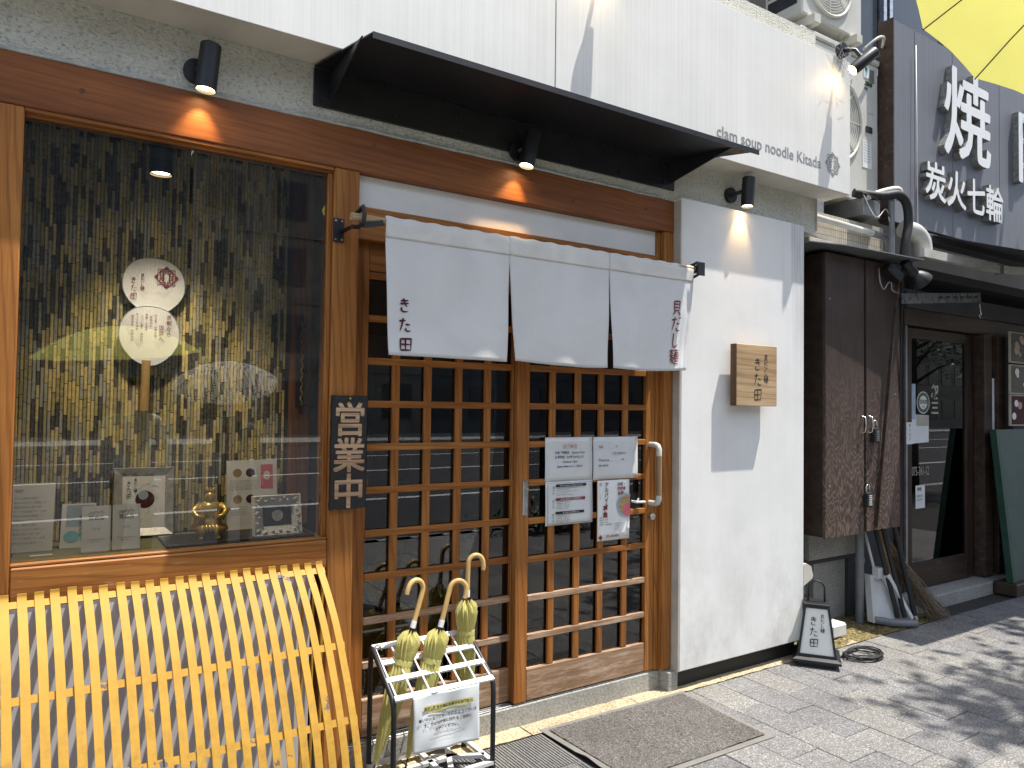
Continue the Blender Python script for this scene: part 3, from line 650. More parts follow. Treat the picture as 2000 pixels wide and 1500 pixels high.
for fc_ in (f1, f2, f3):
    m = MB()
    def fn(u, v, fc_=fc_):
        q = fc_(u, .004+v*.155); return (q[0], q[1]-.0032+(.012*(.2-v) if v < .2 else 0), q[2]+.004-.0025*math.sin(u*31+q[0]*9)*(1-v))
    m.grid(46, 8, fn); o = m.build('header', M['norenhem'], nr, True); s = o.modifiers.new('thickness', 'SOLIDIFY'); s.thickness = .0008; s.offset = 1
def cloth_text(m, fn, x0, x1, lift):
    out = []
    for (x, y, z) in m.v:
        u = (x-x0)/(x1-x0); v = (2.230-z)/.556; q = fn(u, v); out.append((q[0], q[1]-lift+y, q[2]))
    m.v = out; return m
m = MB().brush('きた田', .060, 1.207, 0, 1.908, 1.32, 1.15); cloth_text(m, f1, 1.131, 1.694, .0045).build('lettering', M['inkbrown'], nr)
m = MB().brush('貝だし麺', .082, 2.716, 0, 2.04, 1.03, .85); cloth_text(m, f3, 2.2825, 2.825, .0045).build('lettering', M['inkred'], nr)
def bracket(x, label, plate):
    e = empty('noren_bracket', (x, 0, 2.2), label, 'bracket', 'black iron brackets that hold the curtain rod')
    if plate:
        B(x-.022, x+.022, -.006, -.0005, 2.13, 2.225, .001).build('plate', M['black'], e)
        for dx in (-.013, .013):
            for z in (2.14, 2.215): m = MB(); m.tube([(x+dx, -.0062, z), (x+dx, -.009, z)], .004, 8); m.build('screw', M['galv'], e)
        B(x+.004, x+.022, -.115, -.006, 2.168, 2.176, .001).build('arm', M['black'], e)
    xx = x+.045 if plate else 2.866
    m = MB(); m.tube([(xx-.02, -.085, 2.180), (xx-.005, -.115, 2.174), (xx+.004, -.143, 2.186), (xx+.006, -.151, 2.218), (xx+.006, -.135, 2.253), (xx+.004, -.110, 2.244), (xx-.006, -.065, 2.230)], .0085, 8); m.build('hook', M['black'], e, True, auto=40)
    if plate: m = MB(); m.bar((x+.05, -.130, 2.180), (x+.135, -.138, 2.200), .003, .022); m.build('perforated_strap', M['blackp'], e)
    else: B(2.850, 2.866, -.110, -.0525, 2.15, 2.17, .001).build('arm', M['black'], e); B(2.852, 2.902, -.165, -.159, 2.180, 2.252, .006).build('end_stop', M['black'], e); B(2.872, 2.896, -.158, -.0525, 2.20, 2.24, .004).build('plate', M['black'], e)
bracket(.975, 'black iron curtain bracket on the middle cedar post', True); bracket(2.84, 'black iron curtain bracket at the white plaster wall', False)

# ------------------------------------------------------------------ hanging boards and notices
ob_ = empty('open_sign', (1.03, -.02, 1.07), 'black vertical board with carved wooden business-open characters', 'sign')
m = MB(); n_ = 22; rd = random.Random(11); out = []
for i in range(n_): out.append((.957+.147*i/(n_-1), 1.52+rd.uniform(-.0025, .0015)))
for i in range(n_): out.append((1.104+rd.uniform(-.002, .001), 1.52-.45*i/(n_-1)))
for i in range(n_): out.append((1.104-.147*i/(n_-1), 1.07+rd.uniform(-.002, .002)))
for i in range(n_): out.append((.957+rd.uniform(-.001, .002), 1.07+.45*i/(n_-1)))
m.prism(out, -.024, -.002); m.build('board', M['blackw'], ob_)
m = MB()
for i, c in enumerate('営業中'): m.text(c, .142, 1.0305, -.0245, 1.372-.142*i, ext=.0012, align='CENTER', sx=.95, fat=.0028)
m.build('characters', M['carve'], ob_)
m = MB(); m.tube([(1.03, -.0245, 1.508), (1.03, -.027, 1.508)], .004, 10); m.build('hanging_hole', M['gold'], ob_)
wb = empty('wooden_sign', (3.4, -.09, 1.5), 'square wooden name board with brushed lettering on the white wall', 'sign')
B(3.197, 3.544, -.125, -.085, 1.503, 1.847, .003).build('board', M['board'], wb); B(3.30, 3.44, -.0845, -.052, 1.55, 1.80).build('standoff', M['board_edge'], wb)
B(3.1935, 3.1968, -.1245, -.0855, 1.504, 1.846).build('edge_band', M['board_edge'], wb)
MB().brush('きた田', .074, 3.375, -.1256, 1.775, 1.16, .8).build('large_lettering', M['ink'], wb); MB().brush('貝だし麺', .040, 3.445, -.1256, 1.795, 1.0, .9).build('small_lettering', M['ink'], wb)
def notice(name, x0, x1, z0, z1, y, mat, label, group='notices taped to the right door leaf'):
    e = empty(name, ((x0+x1)/2, y, z0), label, 'notice', group); m = MB()
    b = random.uniform(.002, .006)
    m.grid(8, 8, lambda u, v: (x0+(x1-x0)*u, y-b*math.sin(u*3.14)*math.sin(v*3.1)-.0015*math.sin(v*5), z0+(z1-z0)*v))
    o = m.build('sheet', mat, e, True); s = o.modifiers.new('thickness', 'SOLIDIFY'); s.thickness = .0006; s.offset = 1; return e
y = .034; yt = y-.0075
e = notice('paper_notice', 2.028, 2.317, 1.125, 1.337, y, M['film'], 'opening hours notice, upper left of the four on the door')
m = MB(); m.text('営業時間', .022, 2.172, yt, 1.285, align='CENTER', bold=.0006); m.build('title', M['pale'], e)
m = MB()
for t, z in (('午前７時開店　Opens at 7am', 1.258), ('24 時閉店（23 時 30 分 L.O）', 1.236), ('Closes at 12pm', 1.214), ('(Last orders at 11 : 30pm)', 1.192)): m.text(t, .0145, 2.172, yt, z, align='CENTER', bold=.0002)
m.build('lettering', M['ink'], e, kind='stuff')
e = notice('paper_notice', 2.324, 2.622, 1.121, 1.336, y+.001, M['film'], 'restroom notice, upper right of the four on the door')
m = MB(); m.text('当店', .0145, 2.352, yt, 1.281, bold=.0002); m.text('は、', .0145, 2.462, yt, 1.284); m.text('ございません×', .0145, 2.44, yt, 1.247, bold=.0002); m.text('There are', .017, 2.352, yt, 1.214, bold=.0002); m.text('on', .017, 2.505, yt, 1.216, bold=.0002); m.text('the store.', .017, 2.352, yt, 1.188, bold=.0002); m.build('lettering', M['ink'], e, kind='stuff')
m = MB(); m.text('トイレ', .0165, 2.402, yt, 1.281); m.text('restroom', .015, 2.43, yt, 1.215); m.build('faded_lettering', M['paper'], e)
e = notice('paper_notice', 2.032, 2.320, .914, 1.124, y-.001, M['film'], 'ruled notice to customers in line, lower left of the four on the door')
m = MB()
for a in (((2.040, 2.312, 1.1165, 1.118)), (2.040, 2.312, .920, .9215), (2.040, 2.0415, .9215, 1.1165), (2.3105, 2.312, .9215, 1.1165)): m.box(a[0], a[1], yt-.0006, yt-.0002, a[2], a[3])
rd = random.Random(2)
for k, (zc, mt) in enumerate(((1.104, 0), (1.038, 1), (.973, 0))):
    for j, s in enumerate((.12, .14, .15, .11, .10)):
        m.text(('These lines welcome a new party to line up together.', 'If you have special circumstances,', 'such as bringing food waiting, please let our staff know.', 'Customers, up to 2 visitors.', 'please order two items or more per person.')[j] if k == 0 else ('ご来店のお客様は、順番に一列で。', '先頭者の合流は、お断りします。', 'お並びの際は、ご注意ください。', '全員お揃いになってから順番。', 'ご協力をお願いいたします。')[j], .0058, 2.092, yt-.0004, zc-.013-j*.0084)
    for i, c in enumerate('並び方'): m.text(c, .013, 2.074, yt-.0004, zc-.012-i*.0145, align='CENTER')
m.build('lettering', M['ink'], e, kind='stuff')
for k, (zc, t, mt) in enumerate(((1.104, '★ To Customers Waiting in Line ★', 'ink'), (1.038, '★ 並ぶお客様への注意事項 ★', 'inkred'), (.973, '★ お並びのお客様へ ★', 'ink'))):
    b = B(2.088, 2.274-.006*k, yt-.0008, yt-.0003, zc-.006, zc+.007).build('heading_bar', M[mt], e); MB().text(t, .0095, 2.18, yt-.001, zc-.003, align='CENTER').build('heading', M['white'], b)
e = notice('job_poster', 2.352, 2.564, .813, 1.116, y-.002, M['paper'], 'part-time job poster with pink noodle bowl, lower right on the door')
yt = y-.0095; m = MB().vtext('アルバイト', .026, 2.405, yt, 1.108, 1.0, bold=.0007); m.text('075-366-8051', .0155, 2.405, yt, .830, bold=.0003)
for i in range(4): m.text(('時給', '勤務時間 1,100円', '深夜時給 1,300円', '応募資格　未経験者歓迎')[i], .0075, 2.36, yt, .928-.012*i); m.text(('□ 未経験者歓迎', '□ 交通費支給', '□ 制服貸与', '□ まかない有')[i], .0068, 2.455, yt, .893-.012*i)
m.vtext('きた田', .009, 2.364, yt, 1.05); m.build('lettering', M['ink'], e, kind='stuff')
m = MB().vtext('募集', .031, 2.398, yt, .990, 1.02, bold=.001); m.text('早朝・', .019, 2.474, yt, 1.087, bold=.0005, shear=.15); m.text('深夜帯', .019, 2.474, yt, 1.064, bold=.0005, shear=.15); m.text('急募!', .019, 2.478, yt, 1.041, bold=.0005, shear=.15)
m.box(2.355, 2.362, yt, yt+.0004, .828, .835); emblem(m, 2.366, 1.098, yt, .018); m.add([(2.368, yt, .846), (2.38, yt, .831), (2.368, yt, .816), (2.356, yt, .831)], [(0, 1, 2, 3)]); m.build('red_lettering', M['inkred'], e)
def disc(cx, cz, r, y, x1, n=40):
    pts = [(min(x1, cx+r*math.cos(2*math.pi*i/n)), cz+r*math.sin(2*math.pi*i/n)) for i in range(n)]; m = MB(); m.add([(a, y, b) for a, b in pts], [tuple(range(n))[::-1]]); return m
disc(2.535, .985, .062, yt+.001, 2.5635).build('bowl_rim', M['bluep'], e); disc(2.54, .985, .053, yt+.0006, 2.563).build('soup', M['board'], e); disc(2.548, .962, .034, yt+.0002, 2.5628).build('pink_garnish', M['pink'], e)

# ------------------------------------------------------------------ display behind the window
mz = MB(); rd = random.Random(21); x = -.20; YM = .44
while x < .90:
    wd = .0118; z = .955-rd.uniform(0, .12)
    while z < 2.50:
        h = rd.choice((.05, .07, .09, .09, .12, .15)); mz.k = rd.choices((0, 1, 2, 3), (30, 26, 22, 22))[0]; d = rd.uniform(.0, .002)
        za, zb = max(z, .956), z+h-.003
        if zb > za+.01:
            mz.add([(x, YM, za), (x+wd*.22, YM-.0045-d, za), (x+wd*.78, YM-.0045-d, za), (x+wd, YM, za), (x, YM, zb), (x+wd*.22, YM-.0045-d, zb), (x+wd*.78, YM-.0045-d, zb), (x+wd, YM, zb)],
                   [(0, 1, 5, 4), (1, 2, 6, 5), (2, 3, 7, 6), (4, 5, 6, 7), (0, 3, 2, 1)])
        z += h
    x += .0128
mw = empty('mosaic_partition', (.4, .45, .955), 'partition of narrow gold and black glass sticks behind the display', 'partition')
mz.build('mosaic_sticks', [M['mz0'], M['mz1'], M['mz2'], M['mz3']], mw, kind='stuff'); B(-.3, .913, YM, .50, .956, 2.52).build('panel', M['darkwall'], mw)
B(.916, 1.002, .40, .50, .956, 2.55, .003).build('inner_post', M['ced_in'], label='inner cedar post beside the glass stick partition', cat='post')
B(-.3, .95, .16, .44, 2.53, 2.56).build('display_ceiling', M['white'], mw)
e = empty('display_spotlight', (.345, .09, 2.4), 'black spotlight hanging inside the top of the display window', 'spotlight')
m = MB(); m.lathe([(.036, -.055), (.038, -.055), (.038, .05), (.032, .055), (.0, .055)], (.340, .085, 2.362), 26, False); m.build('lamp_body', M['black'], e, True, auto=30)
m = MB(); m.lathe([(.0001, -.045), (.034, -.045)], (.340, .085, 2.362), 22, False); m.build('lens', M['lens'], e)
m = MB(); m.tube([(.340, .085, 2.41), (.340, .17, 2.52), (.340, .17, 2.53)], .008, 8); m.build('stem', M['blackp'], e, True)
lamp_light('lamp', (.340, .085, 2.305), (.42, .26, 1.0), 18, 92, e, (1, .84, .62), 1., .03)
def fan(cx, cz, y, w_, h, label, handle):
    e = empty('paper_fan', (cx, y, cz-h/2), label, 'paper fan', 'round paper fans on the partition'); n = 56; pts = []
    for i in range(n):
        a = 2*math.pi*i/n; r = 1; x_ = math.cos(a); z_ = math.sin(a)
        sx = 1-.30*max(0, -z_)**1.6; pts.append((cx+w_/2*abs(x_)**.86*(1 if x_ > 0 else -1)*sx, cz+h/2*abs(z_)**.9*(1 if z_ > 0 else -1)))
    MB().prism(pts, y, y+.0015).build('leaf', M['paper'], e)
    rim = MB(); rim.tube([(a, y, b) for a, b in pts]+[(pts[0][0], y, pts[0][1])], .0016, 6, False); rim.build('rim', M['bluep'], e, True)
    ribs = MB(); base = Vector((cx-.005, y-.0008, cz-h/2+.01))
    for i in range(4, 25): p = Vector((pts[i][0], y-.0008, pts[i][1])); ribs.tube([base.lerp(p, .35), base.lerp(p, .985)], .0007, 4, False)
    ribs.build('rib', M['film'], e)
    if handle: m = MB(); m.tube([(cx-.010, y+.004, cz-h/2+.02), (cx-.012, y+.004, cz-h/2-.18)], .017, 16); m.build('handle', M['cane'], e, True, auto=40)
    return e
e = fan(.365, 1.945, .405, .225, .225, 'round white paper fan with red crest, upper of the two', False)
emblem(MB(), .408, 1.985, .4015, .078).build('crest', M['inkred'], e)
MB().brush('貝だし麺', .016, .322, .4015, 1.992, 1.06, 1.0).build('small_lettering', M['inkred'], e); MB().brush('きた田', .026, .292, .4015, 1.975, 1.2, .9).build('large_lettering', M['inkred'], e)
e = fan(.352, 1.745, .39, .215, .235, 'round white paper fan with columns of red writing and bamboo handle, lower one', True)
m = MB(); m.vtext('京都から', .021, .420, .3865, 1.833, 1.1); m.vtext('世界へ', .021, .393, .3865, 1.79, 1.1)
for i, t in enumerate(('京七宝　山本大術', '有限会社', '京焼　五条坂', 'うつわ職人　藤田裕一', 'キンミヤ漆制', '株式会社　宇賀大店')): m.vtext(t, .0105, .372-i*.0165, .3865, 1.832-.008*(i % 2), 1.1)
m.build('lettering', M['inkred'], e)
def stand_sheet(name, x0, x1, z0, z1, y, lean, label, cat, mat, rz=0., thick=.002):
    e = empty(name, ((x0+x1)/2, y, z0), label, cat, rz=rz); w_ = (x1-x0)/2; h = z1-z0
    T = Matrix.Rotation(R(-lean), 4, 'X'); m = MB(); m.T = T; m.box(-w_, w_, 0, thick, 0, h); m.build('sheet', mat, e, local=True); return e, T, w_, h
def put(e, T, mat, name, fn):
    m = MB(); m.T = T; fn(m); return m.build(name, mat, e, local=True)
e, T, w_, h = stand_sheet('menu_sheet', -.085, .045, .957, 1.195, .24, 11, 'white printed sheet leaning at the left end of the display', 'paper', M['paper'], R(-6))
def fn(m):
    m.text('挨拶', .013, -.055, -.0006, h-.03)
    for i in range(11): m.text(('貝だし麺きた田の', '蛤をふんだんに使用した', '濃厚な旨みと香り高い', 'スープが自慢です。全国'*1, '各地の素材を厳選して', '毎朝仕込んでおります。')[i % 6], .0088, -.055, -.0006, h-.055-i*.0155)
put(e, T, M['inkgrey'], 'print', fn)
e, T, w_, h = stand_sheet('book', .066, .172, .957, 1.115, .25, 13, 'pale blue covered book leaning behind the white card stands', 'book', M['paper'], R(-10), .012)
put(e, T, M['bluep'], 'cover_picture', lambda m: m.box(-.038, w_-.001, -.0006, -.0001, .075, h-.006)); put(e, T, M['ink'], 'print', lambda m: (m.vtext('仲村清司', .02, .012, -.0012, .115, .95), m.vtext('本音で語る沖縄', .009, .034, -.0012, h-.012), m.vtext('京都人と沖縄人の', .009, .045, -.0012, h-.012)))
def dots(m):
    for cx in (-.018, .03): m.add([(cx+.025*math.cos(a*.3142), -.0011, .04+.02*math.sin(a*.3142)) for a in range(20)], [tuple(range(20))[::-1]])
put(e, T, M['cyan'], 'roundel', dots)
for i, (a, lb) in enumerate(((.128, 'left white award card in a clear stand'), (.222, 'right white award card in a clear stand'))):
    e, T, w_, h = stand_sheet('award_card', a, a+.088, .958, 1.118, .125, 11, lb, 'card stand', M['paper'], R(-3))
    def fn(m): m.text('百名店', .0165, 0, -.0008, .112, align='CENTER', bold=.0002); m.text('貝だし麺', .0055, 0, -.0008, .078, align='CENTER'); m.text('ご利用のお客様に感謝を込めて', .0042, 0, -.0008, .042, align='CENTER'); m.text('選出されました。', .0042, 0, -.0008, .034, align='CENTER'); m.tube([(-.025, -.001, .131), (-.017, -.001, .139), (-.010, -.001, .134), (-.002, -.001, .142), (.006, -.001, .135), (.014, -.001, .143), (.024, -.001, .136)], .0007, 4, False)
    put(e, T, M['ink'], 'print', fn); put(e, T, M['glass'], 'acrylic_foot', lambda m: m.box(-w_, w_, -.022, -.003, .0, .004))
def frame(name, cx, cz, y, w_, h, fw_, lean, label, mat, rz=0., prof=.018):
    e = empty(name, (cx, y, cz), label, 'picture frame', rz=rz); T = Matrix.Rotation(R(-lean), 4, 'X'); m = MB(); m.T = T
    a, b = w_/2, h; O = [(-a, 0), (a, 0), (a, b), (-a, b)]; I = [(-a+fw_, fw_), (a-fw_, fw_), (a-fw_, b-fw_), (-a+fw_, b-fw_)]; Q = [(p[0]*.86+q[0]*.14, p[1]*.86+q[1]*.14) for p, q in zip(O, I)]
    for i in range(4):
        j = (i+1) % 4; ma = MB(); ma.T = T
        ma.add([(O[i][0], 0, O[i][1]), (O[j][0], 0, O[j][1]), (Q[j][0], -prof, Q[j][1]), (Q[i][0], -prof, Q[i][1]), (I[j][0], -.004, I[j][1]), (I[i][0], -.004, I[i][1])], [(0, 1, 2, 3), (3, 2, 4, 5)]); ma.build('frame_side', mat, e, local=True)
    put(e, T, M['paper'], 'mount', lambda m: m.box(-a+fw_*.8, a-fw_*.8, -.003, .004, fw_*.8, b-fw_*.8)); return e, T
e, T = frame('picture_frame', .345, .958, .36, .218, .272, .034, 12, 'silver picture frame with brushed lettering and a round shell print', M['silver'], R(-4))
put(e, T, M['ink'], 'lettering', lambda m: m.brush('きた田', .021, -.052, -.0034, .218, 1.15, .9)); put(e, T, M['ink'], 'small_lettering', lambda m: m.brush('貝だし麺', .0125, -.030, -.0034, .228, 1.1, 1))
def rnd(cx, cz, r, y, n=26): return lambda m: m.add([(cx+r*math.cos(2*math.pi*i/n), y, cz+r*math.sin(2*math.pi*i/n)) for i in range(n)], [tuple(range(n))[::-1]])
put(e, T, M['inkbrown'], 'shell_print', rnd(.004, .145, .034, -.0034)); put(e, T, M['bluep'], 'shell_highlight', rnd(-.002, .162, .018, -.0038))
def leaves(m):
    rd = random.Random(4)
    for i in range(26):
        x_, z_ = rd.uniform(-.06, .06), rd.uniform(.05, .22); a = rd.uniform(0, 3); m.tube([(x_, -.0034, z_), (x_+.012*math.cos(a), -.0034, z_+.012*math.sin(a)), (x_+.026*math.cos(a+.5), -.0034, z_+.026*math.sin(a+.5))], .0005, 3, False)
put(e, T, M['inkgrey'], 'line_drawing', leaves)
e, T = frame('ornate_frame', .800, .957, .13, .196, .165, .042, 12, 'white ornate frame holding a coin at the right end of the display', M['white'], R(2), .02)
put(e, T, M['bluegrey'], 'blue_mount', lambda m: m.box(-.056, .056, -.0046, -.0034, .044, .121)); put(e, T, M['silver'], 'coin', lambda m: m.tube([(0, -.0048, .083), (0, -.0075, .083)], .022, 26))
def scroll(m):
    for i in range(36):
        s = i/36*4; k = int(s); f = s-k; cx, cz = [(-.08+.16*f, .02), (.08, .02+.125*f), (.08-.16*f, .145), (-.08, .145-.125*f)][k]; m.ball((cx+.006*math.sin(i*2.4), -.017, cz+.006*math.cos(i*2.4)), (.007, .004, .0045), 7, 5)
put(e, T, M['white'], 'scrollwork', scroll)
e, T, w_, h = stand_sheet('menu_leaflet', .655, .86, .957, 1.245, .36, 9, 'tall white leaflet with pink panel and round food photos', 'leaflet', M['paper'], R(-2), .003)
put(e, T, M['pink'], 'pink_panel', lambda m: m.box(.035, .085, -.0008, -.0002, .165, .268))
put(e, T, M['white'], 'figure_eight', lambda m: m.text('8', .048, .060, -.0016, .205, bold=.002, align='CENTER'))
for i, (a, b) in enumerate(((-.06, .235), (-.008, .235), (-.06, .125), (-.008, .125))): put(e, T, M['inkbrown' if i % 2 else 'board'], 'food_photo', rnd(a, b, .018, -.0008))
def fn(m):
    for i in range(5): m.text('貝だしの旨みを味わう', .0062, -.09, -.0008, .20-i*.009); m.text('特製麺と出汁の一杯', .0062, -.03, -.0008, .20-i*.009)
    for i in range(4): m.text('営業のご案内とお品書き', .0062, -.09, -.0008, .09-i*.01)
put(e, T, M['inkgrey'], 'print', fn)
B(.39, .93, .075, .30, .9565, .968, .002).build('display_plinth', M['blackp'], label='low black plinth under the gold figure in the window', cat='plinth')
MB().box(-.02, .045, .145, .165, .9565, .9585).build('name_card', M['paper'], label='tiny white card lying on the olive display shelf', cat='card')
# gold seated figure
g = empty('gold_figurine', (.555, .19, .969), 'small gold seated figure with spiky hair in the display window', 'figurine', rz=R(-8))
m = MB(); m.lathe([(.034, .030), (.050, .034), (.054, .048), (.046, .068), (.036, .080), (.041, .095), (.043, .110), (.034, .128), (.020, .136)], n=22); m.build('robe', M['gold'], g, True, local=True)
m = MB()
for i in range(15):
    a = math.pi*(1.0+i/14); r = .052; m.tube([(r*.7*math.cos(a), r*.8*math.sin(a)*.8, .060), (r*1.05*math.cos(a), r*1.05*math.sin(a), .040), (r*1.25*math.cos(a+.06), r*1.2*math.sin(a), .026)], [.006, .009, .005], 7)
m.build('skirt_fold', M['gold'], g, True, local=True)
m = MB(); m.ball((0, -.004, .150), (.021, .021, .024)); m.ball((0, -.025, .147), (.004, .005, .004), 8, 6); m.build('head', M['gold'], g, True, local=True)
m = MB()
for i in range(9): a = 2*math.pi*i/9; m.tube([(.012*math.cos(a), .012*math.sin(a), .166), (.017*math.cos(a), .017*math.sin(a), .188)], [.006, .0008], 6)
m.build('hair', M['gold'], g, True, local=True)
for s in (-1, 1):
    m = MB(); m.tube([(.034*s, 0, .122), (.060*s, -.010, .100), (.046*s, -.034, .082), (.020*s, -.046, .080)], [.013, .014, .011, .008], 9); m.build('arm', M['gold'], g, True, local=True)
    m = MB(); m.tube([(.020*s, -.030, .045), (.026*s, -.056, .040), (.026*s, -.060, .012), (.028*s, -.062, .006), (.030*s, -.082, .004)], [.013, .012, .009, .009, .006], 9); m.build('leg', M['gold'], g, True, local=True)
m = MB(); m.ball((0, .0, .030), (.046, .038, .022)); m.build('seat', M['gold'], g, True, local=True)
# hanging charm on the inner post
c = empty('hanging_charm', (.957, .385, 1.47), 'long dark wooden charm with gold rope on the inner post', 'charm')
B(.933, .981, .387, .399, 1.47, 1.70, .002).build('backplate', M['brownwood'], c); B(.937, .977, .38, .398, 1.80, 1.835, .002).build('cap', M['brownwood'], c)
for x_ in (.940, .974): B(x_-.003, x_+.003, .388, .394, 1.70, 1.80).build('side_rod', M['brownwood'], c)
m = MB(); m.tube([(.957+.004*math.sin(i*1.3), .380+.003*math.cos(i*1.3), 1.475+i*.0085) for i in range(44)], .0045, 6); m.build('rope', M['rope'], c, True)
m = MB(); m.tube([(.957, .388, 1.835), (.957, .39, 1.90)], .003, 6); m.build('hanger', M['blackp'], c)
# ------------------------------------------------------------------ curved yellow slat screen
fc = empty('slat_screen', (.4, -.25, 0), 'curved yellow painted steel slat screen under the display window', 'slat screen')
PR = [(-.012, .874), (-.020, .850), (-.084, .781), (-.150, .701), (-.198, .628), (-.238, .554), (-.279, .475), (-.315, .397), (-.346, .318), (-.369, .239), (-.40, .11), (-.41, .0)]
PS = smooth([(a, b) for a, b in PR], 5)
def slat(xc, w_, rd):
    m = MB(); V = []; n = len(PS); dx = 0
    for i, (y, z) in enumerate(PS):
        a, b = PS[max(i-1, 0)], PS[min(i+1, n-1)]; t = Vector((b[0]-a[0], b[1]-a[1])).normalized(); nx, nz = -t.y, t.x
        if nx > 0: nx, nz = -nx, -nz
        for u in (-w_/2, w_/2):
            V += [(u-.1*y, y+nx*.003, z+nz*.003), (u-.1*y, y-nx*.003, z-nz*.003)]
    F = []
    for i in range(n-1):
        a, b = 4*i, 4*(i+1); F += [(a, a+2, b+2, b), (a+1, b+1, b+3, a+3), (a, b, b+1, a+1), (a+2, a+3, b+3, b+2)]
    F += [(0, 1, 3, 2), (4*n-4, 4*n-2, 4*n-1, 4*n-3)]; m.add(V, F); return m
s0 = None; rd = random.Random(9)
for i in range(28):
    x = .922-.0457*i
    if s0 is None: o = s0 = slat(0, .0258, rd).build('slat', M['yellow'], fc, True, auto=40, local=True)
    else: o = copy_part(s0, fc, (0, 0, 0))
    o.location = Vector((x, rd.uniform(-.002, .002), rd.uniform(-.003, .003)))-WL[fc.name]; o.rotation_euler = (0, rd.uniform(-.004, .004), 0)
for (y, z, ty, tz) in ((-.030, .838, .68, .73), (-.213, .600, .46, .89), (-.325, .372, .41, .91), (-.392, .13, .2, .98)):
    m = MB(); m.bar((-.36-.1*y, y+.0075, z), (.938-.1*y, y+.0075, z), .007, .024, (0, ty, tz)); m.build('rail', M['yellow'], fc)
for x in (.85, .89, .925):
    m = MB(); m.tube([(x, -.045, .82), (x, -.05, .01)], .005, 6); m.build('upright_rod', M['yellow'], fc)

# ------------------------------------------------------------------ umbrella stand
us = empty('umbrella_stand', (1.37, -.12, 0), 'black and white wire umbrella stand with sloping grid beside the door', 'umbrella stand')
for x in (1.148, 1.588):
    m = MB(); P = [(x, -.236, .012), (x, -.236, .31), (x, -.232, .345), (x, -.215, .372), (x, -.03, .492), (x, -.012, .498), (x, -.002, .48), (x, .002, .44), (x, .002, .012)]
    m.tube(P, .0105, 10); m.build('side_frame', M['black'], us, True, auto=50)
def gp(x, t): return Vector((x, -.236+.23*t, .372+.128*t))
for t in (.0, .34, .67, 1.): m = MB(); m.bar(gp(1.150, t), gp(1.586, t), .022, .010, (0, -.49, .87)); m.build('grid_rail', M['white'], us)
for k in range(7):
    x = 1.160+.4165*k/6; m = MB(); m.bar(gp(x, 0), gp(x, 1), .006, .006, (0, -.49, .87)); m.build('grid_divider', M['white'], us)
for a, b in (((1.148, -.236), (1.588, -.236)), ((1.148, .0), (1.588, .0)), ((1.148, -.236), (1.148, .0)), ((1.588, -.236), (1.588, .0)), ((1.37, -.236), (1.37, .0)), ((1.25, -.11), (1.49, -.11)), ((1.40, -.236), (1.50, -.0)), ((1.588, -.17), (1.39, -.07))):
    m = MB(); m.bar((*a, .03), (*b, .03), .022, .014); m.build('base_bar', M['plastic'], us)
for x, y in ((1.148, -.236), (1.588, -.236), (1.148, .0), (1.588, .0)): m = MB(); m.tube([(x, y, 0), (x, y, .016)], .0135, 10); m.build('rubber_foot', M['rubber'], us)
for x in (1.165, 1.285):
    m = MB(); p = gp(x, 1); m.tube([p+Vector((-.01, -.014, .004)), p+Vector((0, -.014, .012)), p+Vector((.014, -.012, .006)), p+Vector((.02, -.016, -.012))], .003, 6); m.build('string_tie', M['straw'], us)
e = empty('parasol_notice', (1.365, -.255, .155), 'crumpled white notice hanging from the umbrella stand', 'notice')
rd = random.Random(6)
def crumple(x, z): return -.252-.010*(.37-z)-.004*math.sin(x*23+z*17)-.003*math.sin(x*51-z*33)
m = MB(); m.grid(30, 24, lambda u, v: (1.218+.290*u+.004*(1-v), crumple(1.218+.290*u, .155+.216*v), .157+.213*v-.012*u*(1-v)))
o = m.build('sheet', M['film'], e, True); s = o.modifiers.new('thickness', 'SOLIDIFY'); s.thickness = .0008; s.offset = 1
def onsheet(m):
    m.v = [(x, crumple(x, z)-.0050, z) for x, y, z in m.v]; return m
m = MB(); m.grid(20, 2, lambda u, v: (1.262+.215*u, 0, .308+.018*v)); m.grid(18, 2, lambda u, v: (1.285+.165*u, 0, .296+.007*v)); onsheet(m).build('highlighter', M['parasolf'], e)
m = MB(); m.text('貝だし麺きた田にお並びのお客様へ', .0132, 1.37, 0, .311, align='CENTER', bold=.0004); m.text('To customers waiting in line at Kitada noodle shop', .0070, 1.37, 0, .2965, align='CENTER')
for t, z in (('暑い中お並び頂き、ありがとうございま', .272), ('す。熱中症対策に日傘をご自由に', .250), ('お使いください。', .228)): m.text(t, .0142, 1.368, 0, z, align='CENTER', bold=.0003)
m.text('Thank you for waiting in line in this heat.', .0068, 1.368, 0, .211, align='CENTER'); m.text('Please feel free to use the parasols to prevent heatstroke.', .0068, 1.368, 0, .199, align='CENTER')
onsheet(m); m.v = [(x, y-.0008, z) for x, y, z in m.v]; m.build('lettering', M['ink'], e)
